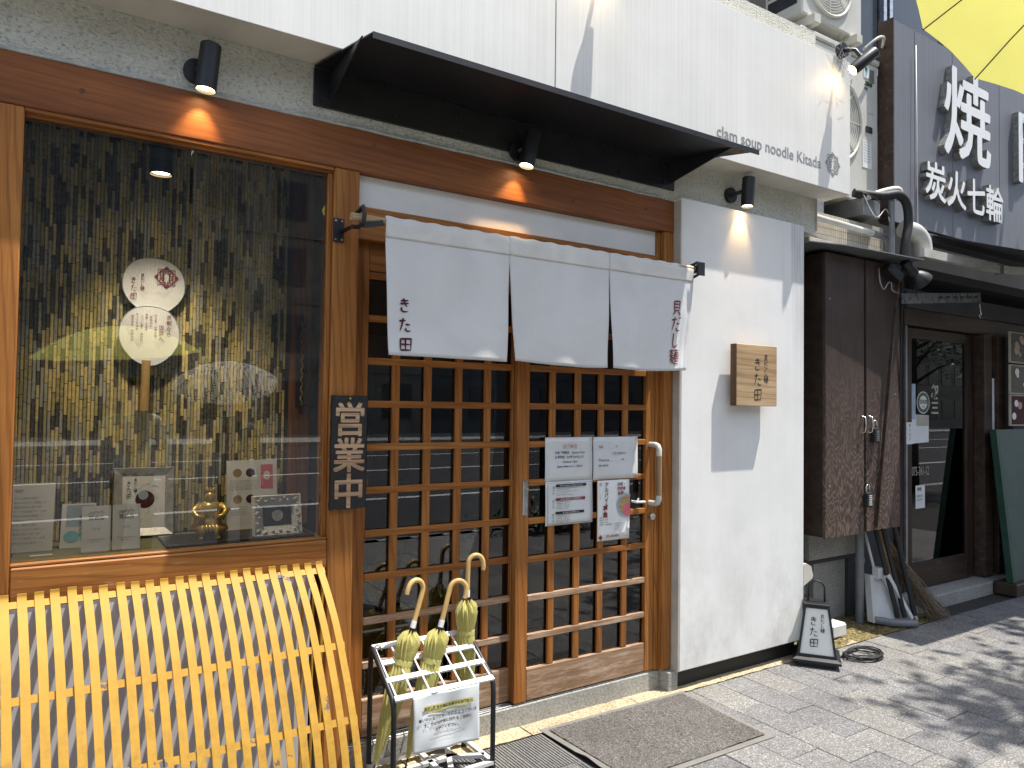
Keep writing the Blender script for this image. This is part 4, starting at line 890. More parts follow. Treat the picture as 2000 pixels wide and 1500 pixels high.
# furled parasols
def furled(top, bot, hookdir, label, seed, hl=.20, Lc=None):
    top, bot = Vector(top), Vector(bot); ax = (top-bot).normalized(); L = (top-bot).length
    e = empty('furled_parasol', bot, label, 'parasol', 'furled yellow green parasols in the stand'); rd = random.Random(seed)
    sd = Vector(hookdir); sd = (sd-ax*sd.dot(ax)).normalized(); fr = ax.cross(sd)
    T = Matrix(((sd.x, fr.x, ax.x, bot.x), (sd.y, fr.y, ax.y, bot.y), (sd.z, fr.z, ax.z, bot.z), (0, 0, 0, 1)))
    ct = L; m = MB(); m.T = T; r = .036
    P = [(0, 0, ct), (0, 0, ct+hl*.62)]+[(r-r*math.cos(a), 0, ct+hl*.62+r*1.05*math.sin(a)) for a in [math.pi*k/10 for k in range(1, 11)]]+[(2*r+.002, 0, ct+hl*.62-.012), (2*r, 0, ct+hl*.62-.028)]
    m.tube(P, [.0105]*(len(P)-1)+[.0095], 12); m.build('handle', M['cane'], e, True, auto=50)
    m = MB(); m.T = T; m.tube([(0, 0, ct-.025), (0, 0, ct+.004)], .0118, 12); m.build('collar', M['white'], e, True, auto=50)
    m = MB(); m.T = T
    for k in range(16): a = 2*math.pi*k/16; m.tube([(.013*math.cos(a), .013*math.sin(a), ct-.055), (.0165*math.cos(a), .0165*math.sin(a), ct-.026+rd.uniform(-.004, .003))], [.0012, .0022], 5)
    m.build('rib_tips', M['brownwood'], e)
    st = [(1, .014), (.985, .026), (.965, .038), (.94, .044), (.90, .043), (.84, .040), (.79, .035), (.765, .0325), (.74, .036), (.66, .042), (.5, .039), (.35, .032), (.2, .022), (.06, .011), (.0, .006)]
    n = 64; V = []; F = []; np_ = 16; zt = ct-.045; z0 = .05
    for i, (t, rr) in enumerate(st):
        z = z0+(zt-z0)*t
        for k in range(n):
            a = 2*math.pi*k/n; tw = (1-t)*1.6; ph = (a*np_/(2*math.pi)) % 1
            saw = (ph if ph < .78 else (1-ph)*3.5)-.4; amp = .30 if t > .8 else .20
            q = rr*(1+amp*saw*(.25 if abs(t-.765) < .02 else 1)+.06*math.sin(3*a+seed+t*5))
            dz = (.012*math.sin(a*8+seed)+rd.uniform(-.002, .002))*(1 if t > .93 else 0)
            V.append((q*math.cos(a+tw), q*math.sin(a+tw), z+dz))
    for i in range(len(st)-1):
        for k in range(n): F.append((i*n+k, i*n+(k+1) % n, (i+1)*n+(k+1) % n, (i+1)*n+k))
    m = MB(); m.T = T; m.add(V, F); m.build('canopy', M['parasolf'], e, True, auto=35)
    m = MB(); m.T = T; zc = z0+(zt-z0)*.765; m.lathe([(.0365, zc-.011), (.038, zc-.010), (.038, zc+.010), (.0365, zc+.011)], n=24, cap=False); m.tube([(.0, -.039, zc), (.0, -.042, zc)], .006, 10); m.build('strap', M['parasolf'], e, True, auto=40)
    m = MB(); m.T = T; m.tube([(0, 0, .052), (0, 0, 0)], [.004, .003], 8); m.build('ferrule', M['blackp'], e, True); return e
furled((1.302, -.075, .60), (1.105, -.13, .045), (-1, -.15, 0), 'furled yellow green parasol at the left of the stand, handle hooked left', 1)
furled((1.406, -.12, .60), (1.235, -.15, .045), (1, -.2, .0), 'furled yellow green parasol leaning in the middle of the stand', 2, .215)
furled((1.575, -.030, .68), (1.545, -.06, .045), (1, -.1, 0), 'upright furled yellow green parasol at the right back of the stand', 3, .185)

# ------------------------------------------------------------------ door mat, lantern sign
dm = empty('door_mat', (2.4, -.35, 0), 'worn brown grey rectangular door mat in front of the doors', 'door mat')
C4 = [(1.955, -.045), (2.862, -.060), (2.834, -.655), (1.985, -.64)]
def q4(u, v): a = Vector(C4[0]).lerp(Vector(C4[1]), u); b = Vector(C4[3]).lerp(Vector(C4[2]), u); return a.lerp(b, v)
m = MB(); rd = random.Random(8)
def mf(u, v):
    p = q4(.035+.93*u, .05+.90*v); return (p.x, p.y, .0065+rd.uniform(0, .0045)+.002*math.sin(u*9)*math.sin(v*7))
m.grid(110, 70, mf); m.build('pile', M['mat'], dm)
m = MB(); N_ = 24
def ef(u, v): p = q4(u, v); return (p.x, p.y, .0042+(.010*max(0, .12-abs(v-.55))*8 if u < .01 else 0))
m.grid(28, 28, ef); o = m.build('rubber_edge', M['matedge'], dm); s = o.modifiers.new('thickness', 'SOLIDIFY'); s.thickness = .003
ln = empty('lantern_sign', (3.88, -.15, .0), 'black framed white lantern sign with brushed lettering on the pavement', 'lantern sign', rz=math.atan2(-.165, .12)+0)
m = MB(); m.box(-.098, .098, -.098, .098, .0, .028); m.build('foot', M['black'], ln, local=True)
m = MB(); m.add([(-.13, -.13, .030), (.13, -.13, .030), (.13, .13, .030), (-.13, .13, .030), (-.13, -.13, .044), (.13, -.13, .044), (.13, .13, .044), (-.13, .13, .044)], [(3, 2, 1, 0), (0, 1, 5, 4), (1, 2, 6, 5), (2, 3, 7, 6), (3, 0, 4, 7)])
m.add([(-.13, -.13, .044), (.13, -.13, .044), (.13, .13, .044), (-.13, .13, .044), (-.108, -.108, .056), (.108, -.108, .056), (.108, .108, .056), (-.108, .108, .056)], [(0, 1, 5, 4), (1, 2, 6, 5), (2, 3, 7, 6), (3, 0, 4, 7), (4, 5, 6, 7)]); m.build('base_tray', M['black'], ln, local=True)
b0, b1, z0, z1 = .100, .062, .057, .345
for sx, sy in ((-1, -1), (1, -1), (1, 1), (-1, 1)): m = MB(); m.bar((b0*sx, b0*sy, z0), (b1*sx, b1*sy, z1), .013, .013, (0, 1, 0)); m.build('corner_post', M['black'], ln, local=True)
m = MB(); m.box(-.071, .071, -.071, .071, z1-.005, z1+.010, .003); m.build('top_cap', M['black'], ln, local=True)
for k in range(4):
    Q = Matrix.Rotation(math.pi/2*k, 4, 'Z'); m = MB(); m.T = Q; m.add([(-b0+.004, -b0+.003, z0+.003), (b0-.004, -b0+.003, z0+.003), (b1-.004, -b1+.003, z1-.004), (-b1+.004, -b1+.003, z1-.004)], [(0, 1, 2, 3)]); m.build('screen', M['lantern'], ln, local=True)
    m = MB(); m.T = Q; m.bar((-b0, -b0, z0+.007), (b0, -b0, z0+.007), .012, .014); m.bar((-b1, -b1, z1-.010), (b1, -b1, z1-.010), .012, .014); m.build('cross_rail', M['black'], ln, local=True)
sl_ = math.atan2(b0-b1, z1-z0)
T = Matrix.Translation((0, -(b0+b1)/2, (z0+z1)/2)) @ Matrix.Rotation(-sl_, 4, 'X')
m = MB(); m.T = T; m.brush('きた田', .052, -.016, -.0035, .082, 1.18, .85); m.build('large_lettering', M['ink'], ln, local=True); m = MB(); m.T = T; m.brush('貝だし麺', .025, .030, -.0035, .098, 1.05, .9); m.build('small_lettering', M['ink'], ln, local=True)
m = MB(); m.tube([(-.045, 0, z1+.008), (-.045, 0, z1+.085)]+[(-.045*math.cos(a), 0, z1+.085+.045*math.sin(a)) for a in [math.pi*k/12 for k in range(1, 12)]]+[(.045, 0, z1+.085), (.045, 0, z1+.008)], .0055, 8); m.build('carry_handle', M['black'], ln, True, local=True)
rd = random.Random(14); P = [(4.02, -.11, .03)]
for i in range(120):
    a = i*.42; k = min(1, i/12); P.append((4.20+.02*math.sin(i*.09)+(.12+.03*math.sin(i*.7))*math.cos(a)*k-(1-k)*.15, -.19-.04*k+(.085+.03*math.cos(i*.43))*math.sin(a)*k, .008+.020*abs(math.sin(i*.31))))
m = MB(); m.tube(P, .0042, 6); m.build('power_cord', M['rubber'], None, True, label='black power cord coiled on the pavement behind the lantern', cat='cord')
ot = empty('outdoor_outlet', (3.94, -.02, .42), 'yellowed plastic outdoor outlet cover at the white wall corner', 'outlet')
m = MB(); m.prism([(3.902, .42), (3.985, .455), (3.995, .47), (3.975, .53), (3.93, .552), (3.902, .55)], -.05, .03); m.build('cover', M['soffit'], ot); B(3.902, 3.95, -.03, .02, .36, .419, .004).build('socket_box', M['pvcg'], ot)
B(4.30, 4.46, .02, .13, .012, .10, .012).build('plinth_block', M['plastic'], label='small white concrete block beside the lantern sign', cat='block')
# ------------------------------------------------------------------ neighbouring building
nb = empty('neighbour_building', (6.5, .4, 0), 'dark grey grill restaurant next door with recessed brown entrance', 'building')
B(4.11, 5.50, .30, .62, .42, 2.62).build('lower_wall', M['darkwall'], nb); B(4.40, 4.95, .26, .62, .46, .66, .003).build('concrete_beam', M['concrete'], nb); B(4.55, 4.92, .33, .6, -.02, .459).build('concrete_pier', M['concrete'], nb); B(4.93, 5.52, .31, .6, -.02, .60).build('side_pier', M['darkwall'], nb)
B(-4, 14, .62, .8, 2.6, 7.5).build('upper_wall', M['darkwall'], nb); B(5.0, 12, .25, .62, 2.55, 2.62).build('entrance_ceiling', M['darkwall'], nb)
B(5.52, 5.60, .26, .40, .10, 2.5).build('jamb', M['brownwood'], nb)
B(5.52, 12, .20, .36, 2.28, 2.42, .004).build('entrance_lintel', M['darkwall'], nb); B(5.52, 12, .22, .34, 2.15, 2.279, .004).build('entrance_header', M['brownwoodx'], nb)
st = B(5.30, 12, .10, .9, -.02, .088, .006).build('entrance_step', M['concrete'], nb)
dn = B(5.605, 5.70, .262, .30, .10, 2.14, .004).build('glazed_door', M['brownwood'], nb)
B(6.545, 6.66, .262, .30, .10, 2.14, .004).build('stile', M['brownwood'], dn); B(5.701, 6.544, .264, .298, .10, .30, .003).build('bottom_rail', M['brownwoodx'], dn); B(5.701, 6.544, .264, .298, 2.06, 2.139, .003).build('top_rail', M['brownwoodx'], dn)
B(5.701, 6.544, .278, .282, .301, 2.059).build('glass_pane', M['glass_door'], dn); B(5.58, 5.604, .245, .275, .10, 2.3).build('pull_bar', M['greym'], dn)
B(6.66, 12, .55, .6, .1, 2.15).build('inner_wall', M['dark'], nb); B(5.6, 12, .9, .95, .1, 2.5).build('rear_wall', M['dark'], nb)
for x0, x1 in ((6.70, 6.84), (6.95, 7.08)): B(x0, x1, .19, .28, .10, 2.148, .003).build('post', M['brownwoodx'], nb)
B(6.845, 6.945, .22, .235, 1.28, 1.78).build('taped_sheet', M['paper'], nb); B(6.848, 6.90, .218, .233, 1.785, 1.83).build('tape_card', M['bluep'], nb)
m = MB(); m.tube([(6.60, .46, .10), (6.60, .46, 2.1)], .055, 16); m.build('steel_flue', M['steel'], nb, True, auto=40)
def sticker(poly, y, mat, name, label=None): m = MB(); m.add([(x, y, z) for x, z in poly], [tuple(range(len(poly)))[::-1]]); return m.build(name, mat, dn)
el = lambda cx, cz, a, b, n=30: [(cx+a*math.cos(2*math.pi*i/n), cz+b*math.sin(2*math.pi*i/n)) for i in range(n)]
sticker(el(5.893, 1.555, .095, .088), .2770, M['paper'], 'oval_sticker'); sticker(el(5.893, 1.555, .088, .081), .2766, M['leaf'], 'wreath'); sticker(el(5.893, 1.555, .058, .055), .2762, M['paper'], 'badge'); m = MB(); m.text('百名店', .036, 5.893, .2756, 1.548, align='CENTER', bold=.001); m.text('2023', .022, 5.893, .2756, 1.515, align='CENTER'); m.build('badge_text', M['ink'], dn)
sticker([(5.705, 1.42), (5.78, 1.42), (5.78, 1.70), (5.705, 1.70)], .2772, M['bluep'], 'blue_sticker'); sticker([(5.706, 1.23), (5.975, 1.24), (5.978, 1.455), (5.706, 1.46)], .2774, M['paper'], 'old_paper'); sticker([(5.79, 1.37), (5.978, 1.37), (5.978, 1.455), (5.79, 1.455)], .2768, M['plaster_side'], 'brown_tape')
sticker([(5.777, .72), (5.914, .72), (5.914, .90), (5.777, .90)], .2772, M['white'], 'rules_sticker'); m = MB(); m.text('禁煙', .03, 5.80, .2764, .86, bold=.0006); m.text('20歳未満', .022, 5.79, .2764, .81); m.text('入店不可', .022, 5.79, .2764, .78); m.build('rules_text', M['ink'], dn, kind='stuff')
m = MB(); m.text('叙', .12, 6.07, .2764, 1.60, bold=.004, align='CENTER'); m.text('三', .12, 6.07, .2764, 1.47, bold=.003, align='CENTER'); m.build('window_lettering', M['plaster_side'], dn); MB().text('075-361-12', .10, 5.72, .2764, .98, sx=.55).build('phone_lettering', M['plaster_side'], dn)
B(5.575, 5.662, .236, .244, 1.23, 1.40, .002).build('door_label', M['paper'], dn); m = MB().vtext('食べログ', .032, 5.618, .2355, 1.39, 1.1); m.build('label_text', M['ink'], dn)
# food photo boards
for i, (z0, z1, lb, mt) in enumerate(((1.915, 2.185, 'framed meat photo at the right edge, top one', 'brownwoodx'), (1.645, 1.90, 'pale meat photo at the right edge, middle one', 'brownwoodx'), (1.37, 1.64, 'photo of white dishes at the right edge, bottom one', 'inkbrown'))):
    e = empty('food_photo', (7.3, .12, z0), lb, 'food photo', 'food photos by the neighbour entrance'); B(6.99, 7.7, .112, .13, z0, z1, .002).build('backing', M['plaster_side'], e); B(7.005, 7.69, .109, .1115, z0+.012, z1-.012).build('print', M[mt], e)
    rd = random.Random(i+40); mm = ('pink', 'paper', 'plaster_side')
    for k in range(14):
        m = MB(); cx, cz = rd.uniform(7.03, 7.6), rd.uniform(z0+.05, z1-.05); r = rd.uniform(.02, .05); m.add([(cx+r*math.cos(j*.524), .1085-.0002*k, cz+r*.8*math.sin(j*.524)) for j in range(12)], [tuple(range(12))[::-1]]); m.build('food_shape', M[('pink', 'paper', 'plaster_side', 'skin', 'plaster_side')[(k+i) % 5] if i else ('inkbrown', 'skin', 'plaster_side')[k % 3]], e)
B(7.085, 12, .13, .25, .10, 2.148).build('side_wall', M['darkwall'], nb)
# leaning green board
gb = empty('green_board', (6.55, -.1, 0), 'dark green board leaning at the neighbour entrance', 'board')
m = MB(); m.bar((6.67, -.02, .10), (6.71, .12, 1.34), .05, .05, (1, 0, 0)); m.build('edge_frame', M['greenedge'], gb); m = MB(); m.add([(6.70, -.03, .10), (7.4, -.03, .10), (7.4, .11, 1.34), (6.74, .11, 1.34), (6.70, -.005, .10), (7.4, -.005, .10), (7.4, .135, 1.34), (6.74, .135, 1.34)], [(0, 1, 2, 3), (7, 6, 5, 4), (0, 3, 7, 4), (1, 5, 6, 2), (3, 2, 6, 7), (0, 4, 5, 1)]); m.build('face', M['green'], gb); B(6.62, 7.5, -.08, .095, .0, .098, .004).build('foot_block', M['brownwoodx'], gb)
# cabinet
cb = empty('wall_cabinet', (4.6, .1, .66), 'brown plywood wall cabinet with padlocked doors beside the white wall', 'cabinet')
B(4.185, 5.048, .02, .299, .675, 2.50, .002).build('carcass', M['plyside'], cb)
d1 = B(4.187, 4.612, -.004, .0185, .668, 2.50, .002).build('door', M['ply'], cb); d2 = B(4.640, 5.046, -.004, .0185, .680, 2.50, .002).build('door', M['ply'], cb)
for d, x in ((d1, 4.585), (d2, 4.665)):
    m = MB(); m.tube([(x, -.004, 1.45), (x, -.030, 1.44), (x, -.036, 1.39), (x, -.028, 1.345), (x, -.004, 1.335)], .005, 8); m.build('pull', M['chrome'], d, True, auto=50)
for d, P in ((d1, ((4.23, 2.2), (4.23, 1.0))), (d2, ((4.70, 1.55), (4.99, 1.6)))):
    for x, z in P: m = MB(); m.tube([(x, -.0035, z), (x, -.006, z)], .008, 8); m.build('bolt', M['chrome'], d)
def padlock(x, z, label, combo):
    e = empty('padlock', (x, -.02, z), label, 'padlock', 'padlocks on the plywood cabinet')
    B(x-.030, x+.030, -.040, -.008, z, z+.098, .005).build('body', M['blackp'], e); m = MB(); m.tube([(x-.018, -.022, z+.095), (x-.018, -.022, z+.13)]+[(x-.018*math.cos(a), -.022, z+.13+.018*math.sin(a)) for a in [math.pi*k/8 for k in range(1, 8)]]+[(x+.018, -.022, z+.13), (x+.018, -.022, z+.095)], .0055, 8); m.build('shackle', M['chrome'], e, True)
    for k in range(6): B(x-.016, x+.016, -.0435, -.040, z+.014+k*.012, z+.020+k*.012).build('dial', M['plastic'] if combo else M['greym'], e)
padlock(4.712, 1.272, 'black padlock on the right door of the plywood cabinet', False); padlock(4.625, .845, 'black combination padlock hanging low between the cabinet doors', True)
m = MB(); m.bar((4.955, -.045, 2.44), (4.74, -.012, .70), .010, .022, (0, -1, 0)); m.build('timber_batten', M['brownwoodx'], label='thin dark batten leaning across the cabinet door', cat='batten')
m = MB(); P = [(3.96, -.05), (4.26, -.12), (5.07, -.165), (5.04, .28), (3.96, .28)]; m.add([(x, y, 2.525) for x, y in P]+[(x, y, 2.531) for x, y in P], [(4, 3, 2, 1, 0), (5, 6, 7, 8, 9)]+[(i, (i+1) % 5, (i+1) % 5+5, i+5) for i in range(5)]); m.build('drip_shelf', M['greym'], label='thin grey metal shelf over the plywood cabinet', cat='shelf')
B(4.11, 5.02, .10, .30, 2.60, 2.79).build('tiled_band', M['tilewall'], label='band of small beige tiles under the air conditioners', cat='wall')
B(4.105, 5.02, .06, .30, 2.56, 2.599, .003).build('tile_ledge', M['plaster_side'], label='beige ledge under the tiled band', cat='ledge')
# pipes
m = MB(); m.tube([(4.105, .06, 2.735), (4.5, .055, 2.725), (4.80, .05, 2.715)], .021, 12); m.build('drain_pipe', M['pvc'], None, True, label='white plastic drain pipe running along the tiled band', cat='pipe', auto=50)
m = MB(); m.tube([(4.80, .05, 2.715), (4.95, .04, 2.705), (4.99, .04, 2.66), (4.99, .04, 2.535)], .024, 12); m.build('drain_elbow', M['pvcg'], None, True, label='dark grey pipe elbow at the end of the white drain pipe', cat='pipe', auto=50)
m = MB(); m.tube([(4.92, -.02, 2.532), (4.92, -.02, 2.98)], .019, 12); m.build('conduit', M['pvcg'], None, True, label='upright grey conduit beside the neighbour sign', cat='pipe', auto=50)
m = MB(); m.tube(spline([(4.72, .05, 2.95), (4.88, -.0, 3.01), (4.98, -.03, 3.03), (5.0, -.03, 2.99), (5.0, -.03, 2.96)]), .024, 12); m.build('bent_pipe', M['pvc'], None, True, label='bent white pipe above the black hose', cat='pipe', auto=50)
m = MB(); m.tube(spline([(4.66, .10, 2.985), (4.82, .0, 2.965), (4.95, -.05, 2.985), (5.04, -.06, 2.93), (5.06, -.06, 2.80), (5.02, -.06, 2.66), (5.0, -.06, 2.532)]), .031, 12); m.build('insulated_hose', M['rubber'], None, True, label='fat black insulated hose curving down beside the grey conduit', cat='hose', auto=50)
m = MB(); m.tube(spline([(5.10, .0, 2.78), (5.20, -.03, 2.76), (5.27, -.04, 2.70), (5.29, -.04, 2.60)]), .062, 18); m.build('duct_hood', M['pvc'], None, True, label='weathered white duct hood under the neighbour sign', cat='duct', auto=50)
rd = random.Random(17)
for i in range(3):
    P = [Vector((4.62+rd.uniform(0, .1), .05, 2.98)), Vector((4.78+rd.uniform(-.05, .05), -.01, 2.90+rd.uniform(-.1, .05))), Vector((4.85+rd.uniform(-.05, .1), -.02, 2.83+rd.uniform(-.12, .1))), Vector((4.95, .0, 2.76+rd.uniform(-.1, .05)))]
    m = MB(); m.tube(spline(P), .004, 6); m.build('loose_cable', M['pvc' if i % 2 else 'rubber'], None, True, label=('thin black cable looped highest round the pipes', 'thin white cable tangled round the pipes', 'thin black cable sagging lowest round the pipes')[i], cat='cable', group='cables by the pipes')
m = MB(); m.tube([(4.86, .18, .0), (4.86, .18, .66)], .028, 14); m.tube([(4.86, .18, .42), (4.86, .18, .45)], .033, 14); m.build('downpipe', M['pvcg'], None, True, label='grey downpipe below the plywood cabinet', cat='pipe', auto=50)
# air conditioners
def grille(e, cx, cz, y, r, parent=None):
    n = MB(); n.tube([(cx, y+.02, cz), (cx, y+.021, cz)], r*1.02, 40); n.build('fan_opening', M['acdark'], e)
    m = MB()
    for k in range(1, 14): m.tube([(cx+r*k/13*math.cos(2*math.pi*i/40), y-.004, cz+r*k/13*math.sin(2*math.pi*i/40)) for i in range(41)], .0035, 4, False)
    for k in range(8): a = math.pi/8*k*2; m.tube([(cx+.08*r*math.cos(a), y-.006, cz+.08*r*math.sin(a)), (cx+r*math.cos(a), y-.006, cz+r*math.sin(a))], .0035, 4, False)
    m.build('fan_grille', M['acbody'], e); m = MB(); m.tube([(cx+(r+.012)*math.cos(2*math.pi*i/48), y-.004, cz+(r+.012)*math.sin(2*math.pi*i/48)) for i in range(49)], .012, 8, False); m.build('fan_ring', M['acbody'], e, True)
a1 = empty('air_conditioner', (4.6, .3, 2.95), 'tall ivory outdoor air conditioner behind the end of the sign panel', 'air conditioner', 'outdoor air conditioners')
B(4.15, 5.045, .15, .48, 2.96, 3.985, .012).build('casing', M['acbody'], a1); B(4.14, 5.055, .14, .49, 3.986, 4.03, .010).build('lid', M['acbody'], a1); grille(a1, 4.52, 3.50, .147, .29)
B(4.865, 4.925, .1465, .1495, 3.865, 3.945).build('label_white', M['paper'], a1); B(4.93, 4.99, .1465, .1495, 3.85, 3.94).build('label_grey', M['greym'], a1)
m = MB(); m.add([(4.87, .1455, 3.942), (4.905, .1455, 3.942), (4.885, .1455, 3.895)], [(0, 1, 2)]); m.build('logo_dark', M['ink'], a1); m = MB(); m.add([(4.905, .1453, 3.942), (4.924, .1453, 3.942), (4.885, .1453, 3.868), (4.878, .1453, 3.885)], [(0, 1, 2, 3)]); m.build('logo_blue', M['cyan'], a1)
m = MB(); m.text('ZEAS', .036, 4.872, .1455, 3.815, bold=.003, sx=1.1, shear=.2); m.build('green_lettering', M['leaf'], a1); m = MB(); m.text('R32', .024, 4.87, .1455, 3.78, bold=.001); m.build('refrigerant_lettering', M['ink'], a1)
B(4.885, 4.965, .143, .149, 3.475, 3.52, .003).build('latch', M['acdark'], a1); B(4.845, 4.955, .1465, .1495, 3.215, 3.41).build('rating_plate', M['paper'], a1); B(4.92, 4.985, .1468, .1495, 3.62, 3.68).build('caution_label', M['plastic'], a1)
B(4.2, 4.4, .15, .45, 2.80, 2.959, .004).build('support_foot', M['greym'], a1); B(4.7, 4.9, .05, .45, 2.83, 2.959, .004).build('support_foot', M['greym'], a1)
m = MB()
for i in range(8):
    a = MB(); x, z = 4.855, 3.408-.02*(i+.6); m.text('型式 RZRP%d %dV' % (40+i, 200), .010, x, .1455, z)
m.build('plate_text', M['ink'], a1)
a2 = empty('air_conditioner', (4.5, .3, 4.1), 'ivory outdoor air conditioner at the top edge above the tall one', 'air conditioner', 'outdoor air conditioners')
B(4.16, 4.84, .15, .45, 4.12, 4.80, .010).build('casing', M['acbody'], a2); grille(a2, 4.45, 4.44, .147, .245)
for z in (4.20, 4.32, 4.44, 4.56): B(4.156, 4.1595, .19, .42, z, z+.09).build('side_coil', M['acdark'], a2)
for x in (4.22, 4.70): B(x, x+.07, .10, .50, 4.055, 4.119, .004).build('foot_rail', M['soffit'], a2)
# upper background
for x, mt in ((3.75, 'pvcg'), (3.98, 'greym')): m = MB(); m.tube([(x, .50, 3.9), (x, .50, 6)], .05, 12); m.build('riser_pipe', M[mt], None, True, label='grey riser pipe on the dark wall above the sign panel' if mt == 'pvcg' else 'lighter metal riser pipe nearer the air conditioners', cat='pipe', auto=50)
uw = empty('upper_window', (5.9, .6, 4.3), 'dark blue window above the neighbour sign', 'window')
B(5.30, 5.80, .60, .615, 4.3, 6).build('pane', M['bluegrey'], uw); B(5.96, 9, .60, .615, 4.3, 6).build('pane', M['bluegrey'], uw)
for x in (5.84, 5.93, 6.9, 7.1): B(x-.022, x+.022, .55, .61, 4.2, 6).build('mullion', M['galv'], uw)
B(5.28, 9, .54, .61, 4.24, 4.30).build('sill', M['greym'], uw)
m = MB(); m.tube(spline([(4.78, .10, 4.02), (4.86, .05, 4.10), (4.96, .06, 4.14), (5.05, .12, 4.12)]), .011, 8); m.build('cable_loop', M['pvc'], None, True, label='white cable arching behind the sign spotlight', cat='cable')
# grey fascia sign
fs = empty('fascia_sign', (6.5, .05, 2.84), 'grey metal fascia with big white raised characters on the neighbour', 'sign')
xs = [5.072, 5.351, 5.90, 6.67, 7.45, 8.26, 9.07, 9.9]
for a, b in zip(xs, xs[1:]): B(a+.003, b-.003, .05, .065, 2.839, 4.305, .002).build('cladding_panel', M['fascia'], fs)
B(5.06, 5.0735, .046, .16, 2.86, 4.315).build('end_plate', M['brownwoodx'], fs); B(5.0745, 9.9, .066, .16, 2.845, 4.30).build('box', M['darkwall'], fs)
def letter(c, size, x, z, sx=1.):
    m = MB(); m.text(c, size, x, .024, z, fat=size*.016, ext=.024, sx=sx)
    y0 = min(v[1] for v in m.v); face = [i for i, f in enumerate(m.f) if all(abs(m.v[j][1]-y0) < 1e-3 for j in f)]
    for i in range(len(m.f)): m.m[i] = 1
    for i in face: m.m[i] = 0
    m.build('character', [M['letter'], M['letter_side']], fs)
letter('焼', .745, 5.66, 3.515, 1.02); letter('肉', .745, 6.84, 3.515)
for i, c in enumerate('炭火七輪'): letter(c, .305, 5.40+i*.305, 3.083-.007*i)
m = MB(); m.tube([(5.335, .03, 4.18), (5.335, .02, 2.85)], .003, 6); m.build('thin_rope', M['letter'], None, True, label='white cord hanging in front of the grey fascia', cat='cord')
# awning of the neighbour
na = empty('retractable_awning', (7, -.4, 2.5), 'half rolled dark awning with white folding arm under the grey fascia', 'awning')
m = MB(); m.add([(5.50, .03, 2.80), (12, .03, 2.80), (12, -.79, 2.50), (5.50, -.79, 2.50), (5.50, .03, 2.804), (12, .03, 2.804), (12, -.79, 2.504), (5.50, -.79, 2.504)], [(0, 1, 2, 3), (7, 6, 5, 4), (0, 3, 7, 4), (2, 6, 7, 3), (1, 5, 6, 2), (0, 4, 5, 1)]); m.build('canopy', M['darkwall'], na)
B(5.48, 12, -.81, -.79, 2.46, 2.52, .006).build('front_bar', M['plaster_side'], na); B(5.35, 12, .0, .10, 2.74, 2.80, .006).build('roller_box', M['darkwall'], na)
m = MB(); m.bar((5.16, -.10, 2.60), (6.25, -.12, 2.60), .035, .06); m.build('arm', M['pvc'], na); m = MB(); m.bar((6.26, -.12, 2.60), (7.2, -.7, 2.55), .035, .055); m.build('forearm', M['pvc'], na); m = MB(); m.tube([(6.255, -.12, 2.565), (6.255, -.12, 2.64)], .03, 12); m.build('elbow', M['greym'], na, True, auto=40)
# clamp lamp, slotted strut, hook
cl = empty('clamp_lamp', (5.0, -.08, 2.45), 'black clamp lamp with bell shade under the grey shelf', 'lamp')
m = MB(); m.tube([(4.97, -.08, 2.515), (5.06, -.10, 2.44)], .034, 14); m.build('lamp_holder', M['blackp'], cl, True, auto=40); ax = (Vector((5.06, -.10, 2.44))-Vector((4.97, -.08, 2.515))).normalized(); p0 = Vector((5.06, -.10, 2.44))
m = MB(); m.tube([p0, p0+ax*.02, p0+ax*.06, p0+ax*.085], [.03, .05, .072, .078], 24, False); m.build('bell_shade', M['black'], cl, True)
e = empty('clamp_lamp', (4.8, -.06, 2.4), 'black floodlight with bent wire bracket on the cabinet door', 'lamp'); m = MB(); m.bar((4.80, -.05, 2.47), (4.93, -.07, 2.39), .07, .07, c=.01); m.build('housing', M['blackp'], e); m = MB(); m.tube(spline([(4.76, -.02, 2.46), (4.74, -.04, 2.36), (4.77, -.05, 2.31), (4.82, -.05, 2.355), (4.86, -.05, 2.36), (4.87, -.05, 2.315), (4.93, -.05, 2.30)]), .005, 6); m.build('wire_bracket', M['greym'], e, True)
su = empty('slotted_strut', (5.5, -.05, 2.3), 'galvanised slotted steel strut with a hook at its end', 'strut')
m = MB(); m.bar((4.99, -.05, 2.265), (6.11, -.05, 2.375), .004, .07); m.build('web', M['galv'], su); m = MB(); m.bar((4.99, -.03, 2.301), (6.11, -.03, 2.411), .042, .004); m.build('flange', M['galv'], su)
for k in range(6): t = .46+.094*k; p = Vector((4.99, -.053, 2.27)).lerp(Vector((6.11, -.053, 2.38)), t); m = MB(); m.bar(p-Vector((.032, 0, .003)), p+Vector((.032, 0, .003)), .003, .016); m.build('slot', M['acdark'], su)
m = MB(); m.tube([(6.08, -.055, 2.35), (6.09, -.055, 2.29), (6.11, -.055, 2.24), (6.09, -.055, 2.215), (6.075, -.055, 2.24)], .005, 6); m.build('hook', M['chrome'], su, True)
m = MB(); m.tube([(4.985, -.06, 2.52), (5.03, -.03, 2.2), (5.05, .0, 1.5), (5.06, .05, .9)], .006, 6); m.build('hanging_cable', M['rubber'], None, True, label='black cable hanging down the cabinet corner', cat='cable')
